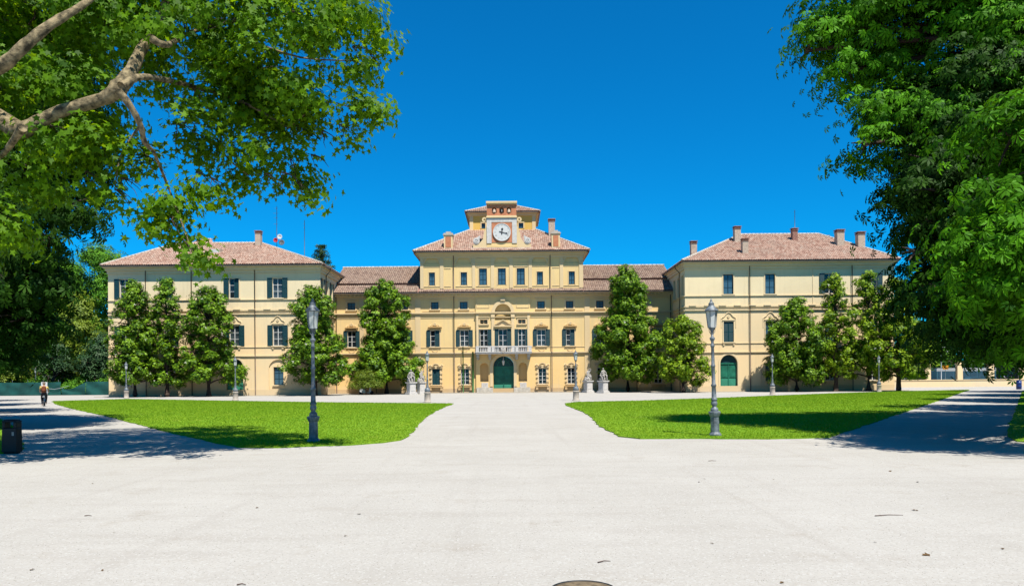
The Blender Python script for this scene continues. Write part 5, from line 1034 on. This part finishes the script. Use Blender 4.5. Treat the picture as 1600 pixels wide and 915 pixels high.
r = np.random.RandomState(77); n = 26000; X = r.uniform(-110, -44, n); Y = r.uniform(103, 119, n); H = (1.6 + (Y - 103) * .42) * (.7 + .5 * np.array([mnoise.noise(Vector((x * .3, y * .3, 0))) for x, y in zip(X, Y)])); P = np.stack([X, Y, np.clip(H, .3, 9) * r.rand(n) ** .5], 1); Nn = r.normal(0, .6, (n, 3)) + np.array([0, -.4, .8])
tag(scatter('undergrowth', P, Nn, T_TRI, F_TRI, r.uniform(.25, .45, n), r.rand(n), 'leaf_far', None, r, .2)[0], 'undergrowth filling the grove behind the green fence', 'undergrowth')
m = MB(); m.add([(-300, 102.2, .03), (-48.5, 102.2, .03), (-48.5, 420, .03), (-300, 420, .03)], [(0, 1, 2, 3)]); m.add([(40, 112, .03), (400, 112, .03), (400, 420, .03), (40, 420, .03)], [(0, 1, 2, 3)]); tag(m.build('park_ground', 'forest_floor'), kind='structure')
# conifer top behind the left wing roof
X = FX(502, 125, 400); zt = FZ(384, 125, 502)
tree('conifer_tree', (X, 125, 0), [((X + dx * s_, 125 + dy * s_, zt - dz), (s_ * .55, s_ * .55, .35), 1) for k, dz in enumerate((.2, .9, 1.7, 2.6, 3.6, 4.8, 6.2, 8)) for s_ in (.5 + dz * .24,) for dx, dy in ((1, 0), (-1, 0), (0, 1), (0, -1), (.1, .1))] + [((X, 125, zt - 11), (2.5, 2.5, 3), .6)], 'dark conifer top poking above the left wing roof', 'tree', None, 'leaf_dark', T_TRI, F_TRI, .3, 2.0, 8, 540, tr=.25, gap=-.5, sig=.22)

# ================================================================== LEFT: site fence, board, cyclist, bin
Yf = 101.5
fe = empty('site_fence', (FX(0, Yf), Yf, 0), 'green mesh construction fence sagging beside the left wing', 'fence')
hgt = 1.8
def cloth(x0, x1, prof, name, label=None):
    n = 40; V = []; 
    m = MB()
    for i in range(n + 1):
        f = i / n; x = x0 + (x1 - x0) * f; top = prof(f)
        for j in range(7): V.append((x, Yf + .06 * math.sin(x * 2.1 + j) + .05 * mnoise.noise(Vector((x, j * .7, 0))), .03 + (top - .03) * j / 6))
    m.add(V, [(i * 7 + j, (i + 1) * 7 + j, (i + 1) * 7 + j + 1, i * 7 + j + 1) for i in range(n) for j in range(6)], smooth=True); m.build(name, 'mesh_green', fe, label=label)
cloth(FX(-160, Yf), FX(94, Yf), lambda f: hgt + .03 * math.sin(f * 40), 'mesh_sheet'); cloth(FX(95.5, Yf), FX(133, Yf), lambda f: 1.05 + .75 * f ** 2 - .5 * math.sin(math.pi * f) * (1 - f), 'mesh_sheet', 'sagging green mesh sheet'); cloth(FX(133.5, Yf), FX(172, Yf), lambda f: hgt + .05, 'mesh_sheet')
for px in list(range(-150, 96, 24)) + [134, 153, 170]:
    m = MB(); m.tube([(FX(px, Yf), Yf + .12, 0), (FX(px, Yf), Yf + .12, hgt + .35)], .035, 5); m.build('post', 'white_metal', fe)
m = MB(); m.tube([(FX(72, Yf), Yf - .12, 1.0), (FX(85, Yf), Yf - .14, .85), (FX(95, Yf), Yf - .12, 1.0), (FX(108, Yf), Yf - .1, 1.3)], .018, 5); m.build('rope', 'white_metal', fe)
bo = empty('notice_board', (FX(68.5, Yf - .4), Yf - .4, 0), 'white notice board fixed before the green fence behind the cyclist', 'sign')
m = MB(front(Yf - .4)); c = FX(68.5, Yf - .4); m.box(c - .42, c + .42, -.02, .02, .75, 1.85); m.build('board', 'white_paint', bo)
for q in (-1, 1): box_part('post', 'white_metal', bo, front(Yf - .4), c + q * .36 - .03, c + q * .36 + .03, -.08, -.02, 0, 1.8)
# cyclist
bp = G(68.5, 634.5)
bi = empty('bicycle', bp, 'city bicycle ridden away down the left gravel path', 'bicycle')
def wheel(cy):
    m = MB(); n = 28; m.tube([(bp.x, bp.y + cy + .33 * math.cos(2 * math.pi * i / n), .35 + .33 * math.sin(2 * math.pi * i / n)) for i in range(n)], .02, 6, closed=True); w = m.build('wheel', 'rubber', bi)
    m = MB(); 
    for i in range(10): a = 2 * math.pi * i / 10; m.tube([(bp.x, bp.y + cy, .35), (bp.x, bp.y + cy + .32 * math.cos(a), .35 + .32 * math.sin(a))], .004, 3)
    m.build('spoke', 'white_metal', w)
wheel(0); wheel(1.08)
m = MB(); o_ = lambda y, z, x=0: (bp.x + x, bp.y + y, z)
for a, b in ((o_(0, .35, .05), o_(.42, .33)), (o_(0, .35, -.05), o_(.42, .33)), (o_(.42, .33), o_(.25, .85)), (o_(.25, .82), o_(0, .35, .05)), (o_(.42, .33), o_(.85, .8)), (o_(.28, .72), o_(.85, .85)), (o_(.85, .95), o_(1.08, .35, .05)), (o_(.83, 1.0, -.28), o_(.83, 1.0, .28))): m.tube([a, b], .018, 6)
m.build('frame', 'white_metal', bi); m = MB(); m.box(bp.x - .09, bp.x + .09, bp.y + .1, bp.y + .36, .86, .92); m.build('saddle', 'rubber', bi); m = MB(); m.box(bp.x - .07, bp.x + .07, bp.y - .3, bp.y + .1, .70, .73); m.build('rack', 'white_metal', bi)
pe = empty('person', bp, 'cyclist in a yellow shirt and dark trousers riding away on the left path', 'person')
BV = [[(0, .22, .98, .14), (0, .24, 1.15, .13), (0, .30, 1.38, .15), (0, .34, 1.50, .06), (0, .36, 1.60, .085), (0, .37, 1.69, .09), (0, .37, 1.75, .06)],
      [('at', 2), (.19, .32, 1.40, .06), (.28, .45, 1.18, .042), (.27, .75, 1.05, .032), (.27, .84, 1.03, .035)], [('at', 2), (-.19, .32, 1.40, .06), (-.28, .45, 1.18, .042), (-.27, .75, 1.05, .032), (-.27, .84, 1.03, .035)],
      [('at', 0), (.10, .28, .92, .09), (.13, .58, .74, .065), (.12, .44, .38, .045), (.12, .42, .22, .035), (.12, .56, .18, .035)], [('at', 0), (-.10, .28, .90, .09), (-.14, .52, .60, .065), (-.12, .36, .28, .045), (-.12, .34, .12, .035), (-.12, .48, .08, .035)]]
V, E, Q = chain_fig(BV); skin_fig('body', V, E, Q, 'skin', pe, sub=2)
SV = [[(0, .22, 1.0, .165), (0, .24, 1.16, .16), (0, .30, 1.38, .18), (0, .335, 1.47, .08)], [('at', 2), (.20, .32, 1.40, .085), (.26, .40, 1.26, .07)], [('at', 2), (-.20, .32, 1.40, .085), (-.26, .40, 1.26, .07)]]
V, E, Q = chain_fig(SV); skin_fig('shirt', V, E, Q, 'yellow_cloth', pe, sub=2)
TV = [[(0, .22, 1.0, .17), (0, .22, .94, .16)], [('at', 1), (.10, .28, .92, .11), (.13, .58, .74, .085), (.12, .44, .38, .062), (.12, .42, .25, .055)], [('at', 1), (-.10, .28, .90, .11), (-.14, .52, .60, .085), (-.12, .36, .28, .062), (-.12, .34, .15, .055)]]
V, E, Q = chain_fig(TV); skin_fig('trousers', V, E, Q, 'dark_cloth', pe, root=1, sub=2)
m = MB(); m.lathe([(.02, -.02), (.09, .0), (.105, .05), (.10, .10), (.06, .15), (.01, .165)], (bp.x, bp.y + .365, 1.62), 12); m.build('hair', 'grey_hair', pe)
bk = empty('backpack', bp, 'reddish brown backpack on the cyclist', 'backpack')
m = MB(); m.lathe([(.10, -.24), (.16, -.22), (.175, -.05), (.16, .12), (.12, .2), (.05, .23)], (bp.x, bp.y + .08, 1.25), 12); m.build('bag', 'brown_cloth', bk)
m = MB(); m.lathe([(.06, -.16), (.10, -.15), (.105, .0), (.07, .04)], (bp.x, bp.y - .07, 1.22), 10); m.build('pocket', 'brown_cloth', bk)
for q in (bi, pe, bk): q.rotation_euler = (0, 0, math.atan2(-bp.x, bp.y) - .06)
# litter bin
b0 = G(19, 708); lb_ = empty('litter_bin', b0, 'dark square litter bin with a hooded top on the grass at the left edge', 'litter bin'); c = b0
m = MB(); w0, w1 = .205, .20
m.prism([(0, 0)] * 0 or [(c.x - w0, .03), (c.x + w0, .03), (c.x + w1, .62), (c.x - w1, .62)], c.y - .17, c.y + .17) if False else None
m.add([(c.x - .18, c.y - .12, .04), (c.x + .18, c.y - .12, .04), (c.x + .18, c.y + .12, .04), (c.x - .18, c.y + .12, .04), (c.x - .172, c.y - .11, .62), (c.x + .172, c.y - .11, .62), (c.x + .172, c.y + .11, .62), (c.x - .172, c.y + .11, .62)], [(0, 1, 2, 3), (7, 6, 5, 4), (0, 4, 5, 1), (1, 5, 6, 2), (2, 6, 7, 3), (3, 7, 4, 0)])
m.box(c.x - .15, c.x + .15, c.y - .09, c.y + .09, 0, .04); m.build('body', 'black_metal', lb_)
for q in (-1, 1):
    m = MB(); m.box(c.x + q * .135 - .037, c.x + q * .135 + .037, c.y - .105, c.y + .105, .62, .765); m.build('hood_side', 'black_metal', lb_)
m = MB(); m.prism([], 0, 0) if False else None; m.box(c.x - .174, c.x + .174, c.y - .112, c.y + .112, .765, .80); m.box(c.x - .15, c.x + .15, c.y - .09, c.y + .09, .80, .825); m.build('hood', 'black_metal', lb_)
m = MB(); m.add([(c.x + .07, c.y - .1185, .44), (c.x + .125, c.y - .1185, .44), (c.x + .125, c.y - .117, .53), (c.x + .07, c.y - .117, .53)], [(0, 1, 2, 3)]); m.build('sticker', 'lamp_stone', lb_)
for p_ in lb_.children:
    for e_ in (): pass
    bv = p_.modifiers.new('bevel', 'BEVEL'); bv.width = .012; bv.segments = 2

# ================================================================== RIGHT: boundary wall, street beyond, blue barrel
Yw2 = 111.0; bw = empty('boundary_wall', (FX(1500, Yw2), Yw2, 0), 'low peach boundary wall with square pillars and iron railings at the far right', 'wall')
f2 = front(Yw2); wx2 = lambda px: FX(px, Yw2); m = MB(f2); m.box(wx2(1380), wx2(1700), -.4, 0, 0, 1.0); m.build('base_wall', 'stucco_wing', bw); m = MB(f2); m.box(wx2(1379), wx2(1701), -.48, .08, 1.0, 1.12); m.build('coping', 'trim', bw)
pil = [1400, 1449.5, 1499.5, 1548.5, 1598, 1647, 1696]
for px in pil:
    m = MB(f2); c = wx2(px); m.box(c - .4, c + .4, -.5, .06, 1.12, 3.35); m.box(c - .47, c + .47, -.57, .13, 3.35, 3.5); m.box(c - .36, c + .36, -.46, .02, 3.5, 3.62); m.box(c - .2, c + .2, -.3, -.14, 3.62, 3.75); m.build('pillar', 'stucco_wing', bw)
for a, b in zip(pil[:-1], pil[1:]):
    m = MB(f2); x0, x1 = wx2(a) + .4, wx2(b) - .4; k = 28
    for i in range(k): q = x0 + (x1 - x0) * (i + .5) / k; m.box(q - .014, q + .014, -.23, -.2, 1.12, 3.1)
    m.box(x0, x1, -.24, -.19, 1.25, 1.29); m.box(x0, x1, -.24, -.19, 2.85, 2.9); m.build('railing', 'black_metal', bw, kind='stuff')
# bus
Yb3 = 121; bs = empty('bus', (FX(1510, Yb3), Yb3, 0), 'long white vehicle with dark windows in the street behind the railings', 'bus'); f3 = front(Yb3); a, b = FX(1463, Yb3), FX(1556, Yb3)
m = MB(f3); m.box(a, b, -2.4, 0, .35, 1.3, 1); m.box(a + .02, b - .02, -2.38, -.03, 1.3, 2.45, 1); m.box(a, b, -2.4, 0, 2.45, 3.0); m.build('body', ['white_paint', 'car_paint'], bs)
for i in range(7): q = a + .3 + (b - a - .6) * i / 7; box_part('window', 'glass_blue', bs, f3, q, q + (b - a - .6) / 7 - .15, -.03, .0, 1.4, 2.35)
for q in (a + 1.8, b - 2.2):
    m = MB(lambda x, y, z, q=q: (q + x, Yb3 - .02 + z, .48 + y)); m.lathe([(.1, -.08), (.46, -.08), (.48, 0), (.46, .2), (.1, .2)], (0, 0, 0), 18); m.build('wheel', 'rubber', bs)
# parked car behind railings
Yc3 = 115; cr = empty('parked_car', (FX(1525, Yc3), Yc3, 0), 'small blue-green car parked behind the railings between two pillars', 'car'); c = FX(1524, Yc3)
m = MB(front(Yc3)); prof = [(-1.95, .35), (-1.98, .75), (-1.75, .92), (-1.15, 1.0), (-.55, 1.42), (.65, 1.45), (1.3, 1.05), (1.85, .95), (1.95, .7), (1.93, .35)]
m.prism([(c + x, z) for x, z in prof], -1.65, 0); m.build('body', 'car_paint', cr)
m = MB(front(Yc3)); m.prism([(c - .98, 1.03), (c - .5, 1.36), (c + .05, 1.38), (c + .05, 1.03)], 0, .012); m.build('side_window', 'glass_blue', cr); m = MB(front(Yc3)); m.prism([(c + .12, 1.03), (c + .12, 1.38), (c + .6, 1.37), (c + 1.12, 1.03)], 0, .012); m.build('side_window', 'glass_blue', cr)
for q in (-1.2, 1.22):
    m = MB(lambda x, y, z, q=q: (c + q + x, Yc3 + z, .31 + y)); m.lathe([(.05, -.03), (.2, -.03), (.3, -.02), (.31, .1), (.3, .2), (.05, .2)], (0, 0, 0), 16); m.build('wheel', 'rubber', cr)
# sign and tall post in the street
sg = empty('street_sign', (FX(1477, 112.5), 112.5, 0), 'orange rectangular road sign above the railings', 'sign'); q = PT(1477.3, 573.6, 112.5); m = MB(); m.box(q.x - .45, q.x + .45, q.y - .02, q.y + .02, q.z - .3, q.z + .3); m.build('panel', 'orange', sg); m = MB(); m.tube([(q.x, q.y + .06, 0), (q.x, q.y + .06, q.z + .2)], .03, 5); m.build('post', 'white_metal', sg)
po = empty('mast', (FX(1470.5, 114), 114, 0), 'slender white mast with two crossbars beyond the boundary wall', 'mast'); m = MB(); x = FX(1470.5, 114, 560); m.tube([(x, 114, 0), (x, 114, FZ(541, 114, 1470))], .07, 6); m.build('pole', 'white_metal', po)
for yy in (542, 549): m = MB(); z = FZ(yy, 114, 1470); m.tube([(x - .3, 114, z), (x + 1.7, 114, z)], .035, 5); m.build('crossbar', 'white_metal', po)
b1 = G(1592, 608.6); b1 = Vector((FX(1592, 88, 600), 88, 0)); ba = empty('waste_drum', b1, 'blue plastic drum at the far end of the shaded path on the right edge', 'drum'); m = MB(); m.lathe([(.26, 0), (.28, .05), (.29, .35), (.305, .37), (.29, .40), (.29, .70), (.305, .72), (.29, .75), (.27, 1.0)], b1, 16); m.build('body', 'blue_plastic', ba); m = MB(); m.lathe([(.285, 1.0), (.285, 1.04), (.15, 1.10), (.03, 1.12)], b1, 16); m.build('lid', 'blue_plastic', ba)

# ================================================================== scooter beneath the magnolia
Ys = 88.6; sc = empty('motor_scooter', (FX(572, Ys, 605), Ys, 0), 'white motor scooter parked under the bushy shrub', 'scooter'); c = FX(572, Ys, 605); fs_ = front(Ys)
m = MB(fs_); m.prism([(c - .75, .35), (c - .8, .55), (c - .55, .72), (c - .15, .62), (c - .1, .34), (c + .35, .30), (c + .45, .95), (c + .55, .95), (c + .62, .35), (c + .4, .2), (c - .3, .2)], -.16, .16); m.build('body', 'white_metal', sc)
for q in (-.62, .68): m = MB(lambda x, y, z, q=q: (c + q + x, Ys - .05 + z, .23 + y)); m.lathe([(.05, 0), (.21, 0), (.23, .05), (.21, .1), (.05, .1)], (0, 0, 0), 16); m.build('wheel', 'rubber', sc)
m = MB(fs_); m.box(c - .72, c - .1, -.13, .13, .66, .76); m.build('saddle', 'rubber', sc); m = MB(); m.tube([(c + .5, Ys - .3, 1.02), (c + .48, Ys, .98), (c + .5, Ys + .3, 1.02)], .02, 5); m.build('handlebar', 'black_metal', sc)

# ================================================================== small things on the gravel
mh = G(909, 914); mh = Vector((mh.x, 5.92, 0)); ma = empty('manhole', mh, 'round dirt-filled manhole cover with a dark iron rim at the bottom edge', 'manhole'); m = MB(); n = 32; m.tube([(mh.x + .262 * math.cos(2 * math.pi * i / n), mh.y + .262 * math.sin(2 * math.pi * i / n), .004) for i in range(n)], .008, 6, closed=True); m.build('rim', 'black_metal', ma); m = MB(); m.lathe([(.255, -.02), (.255, .006), (.2, .009), (.02, .008)], mh, 32); m.build('cover', 'dirt', ma)
LV = np.array([(0, -.5, 0), (.2, -.25, .05), (.45, -.1, .12), (.2, .1, .06), (.25, .4, .1), (0, .6, .02), (-.25, .35, .12), (-.2, .1, .05), (-.45, -.05, .1), (-.2, -.25, .04)])
lm = bpy.data.meshes.new('fallen_leaf'); lm.from_pydata([tuple(v * .085) for v in LV], [], [tuple(range(10))]); lm.materials.append(M['dry_leaf'])
FL = [(1391, 736), (1434, 753), (1429, 797), (1448, 867), (561, 803), (1101, 748), (1092, 753), (1113, 849), (1222, 910), (648, 710), (1367, 847), (1567, 857), (540, 837), (505, 815), (145, 755), (160, 891), (50, 890), (178, 832), (1480, 779), (1209, 749), (402, 793)]
LFL = ['upper one of the large pair below the right lawn lamp', 'lower one of the large pair below the right lawn lamp', 'dark one just above the long pink twig', 'large one nearest the lower right corner', 'large one alone in the centre left', 'left one of two small ones under the right lawn tip', 'right one of two small ones under the right lawn tip', 'small one between manhole and right lawn', 'small one at the bottom edge right of the manhole', 'small one just below the left lawn edge',
       'small one left of the lower right corner pair', 'small one near the right edge of the picture', 'small one just below the large centre left leaf', 'small one left of the large centre left leaf', 'small one below the left tree shade', 'small one near the lower left corner', 'nearest the lower left corner of the picture', 'small one midway down on the left', 'small one right of the long pink twig', 'small one above the long pink twig', 'small one midway between left lawn and bottom edge']
for i, (x, y) in enumerate(FL):
    o = link(bpy.data.objects.new('fallen_leaf', lm)); o.location = G(x, y, .006); o.rotation_euler = (rng.uniform(-.3, .3), rng.uniform(-.3, .3), rng.uniform(0, 6.3)); s = rng.uniform(.25, .6) if i > 4 else rng.uniform(.7, .95); o.scale = (s, s, s); tag(o, 'dry leaf on the gravel, ' + LFL[i], 'leaf', 'dry leaves scattered on the gravel')
for x0, y0, x1, y1, lb in ((1367, 806, 1411, 805, 'long thin pinkish twig lying flat on the gravel at the right'), (934, 879, 954, 877, 'short curved twig on the gravel near the manhole'), (370, 914, 384, 914, 'stub of twig at the bottom edge left of centre'), (1107, 720, 1119, 720, 'small twig on the gravel below the right lawn lamp'), (132, 806, 143, 806, 'tiny straight twig on the gravel at the left')):
    a, b = G(x0, y0, .008), G(x1, y1, .008); m = MB(); mid = a.lerp(b, .5) + Vector((0, .02, .004)); m.tube([a, mid, b], [.006, .005, .003], 5); o = m.build('twig', 'twig'); tag(o, lb, 'twig')
# loose pebbles
r = np.random.RandomState(9); n = 26000; Y = 5.6 + 20 * r.rand(n) ** 1.6; X = r.uniform(-.75, .75, n) * Y; s = r.uniform(.003, .0085, n) * (.6 + Y * .03)
oc = np.array([(1, 0, 0), (0, 1, 0), (-1, 0, 0), (0, -1, 0), (0, 0, .7)]); V = np.stack([X, Y, np.full(n, .0)], 1)[:, None] + oc[None] * s[:, None, None] * np.stack([r.uniform(.7, 1.3, n), r.uniform(.7, 1.3, n), r.uniform(.5, 1, n)], 1)[:, None]
Fa = np.array([(0, 1, 4), (1, 2, 4), (2, 3, 4), (3, 0, 4)])[None] + (np.arange(n) * 5)[:, None, None]; tag(npmesh('gravel', V.reshape(-1, 3), Fa.reshape(-1, 3), 3, r.rand(n * 4), 'pebble'), 'loose pebbles strewn on the pale gravel', 'gravel')
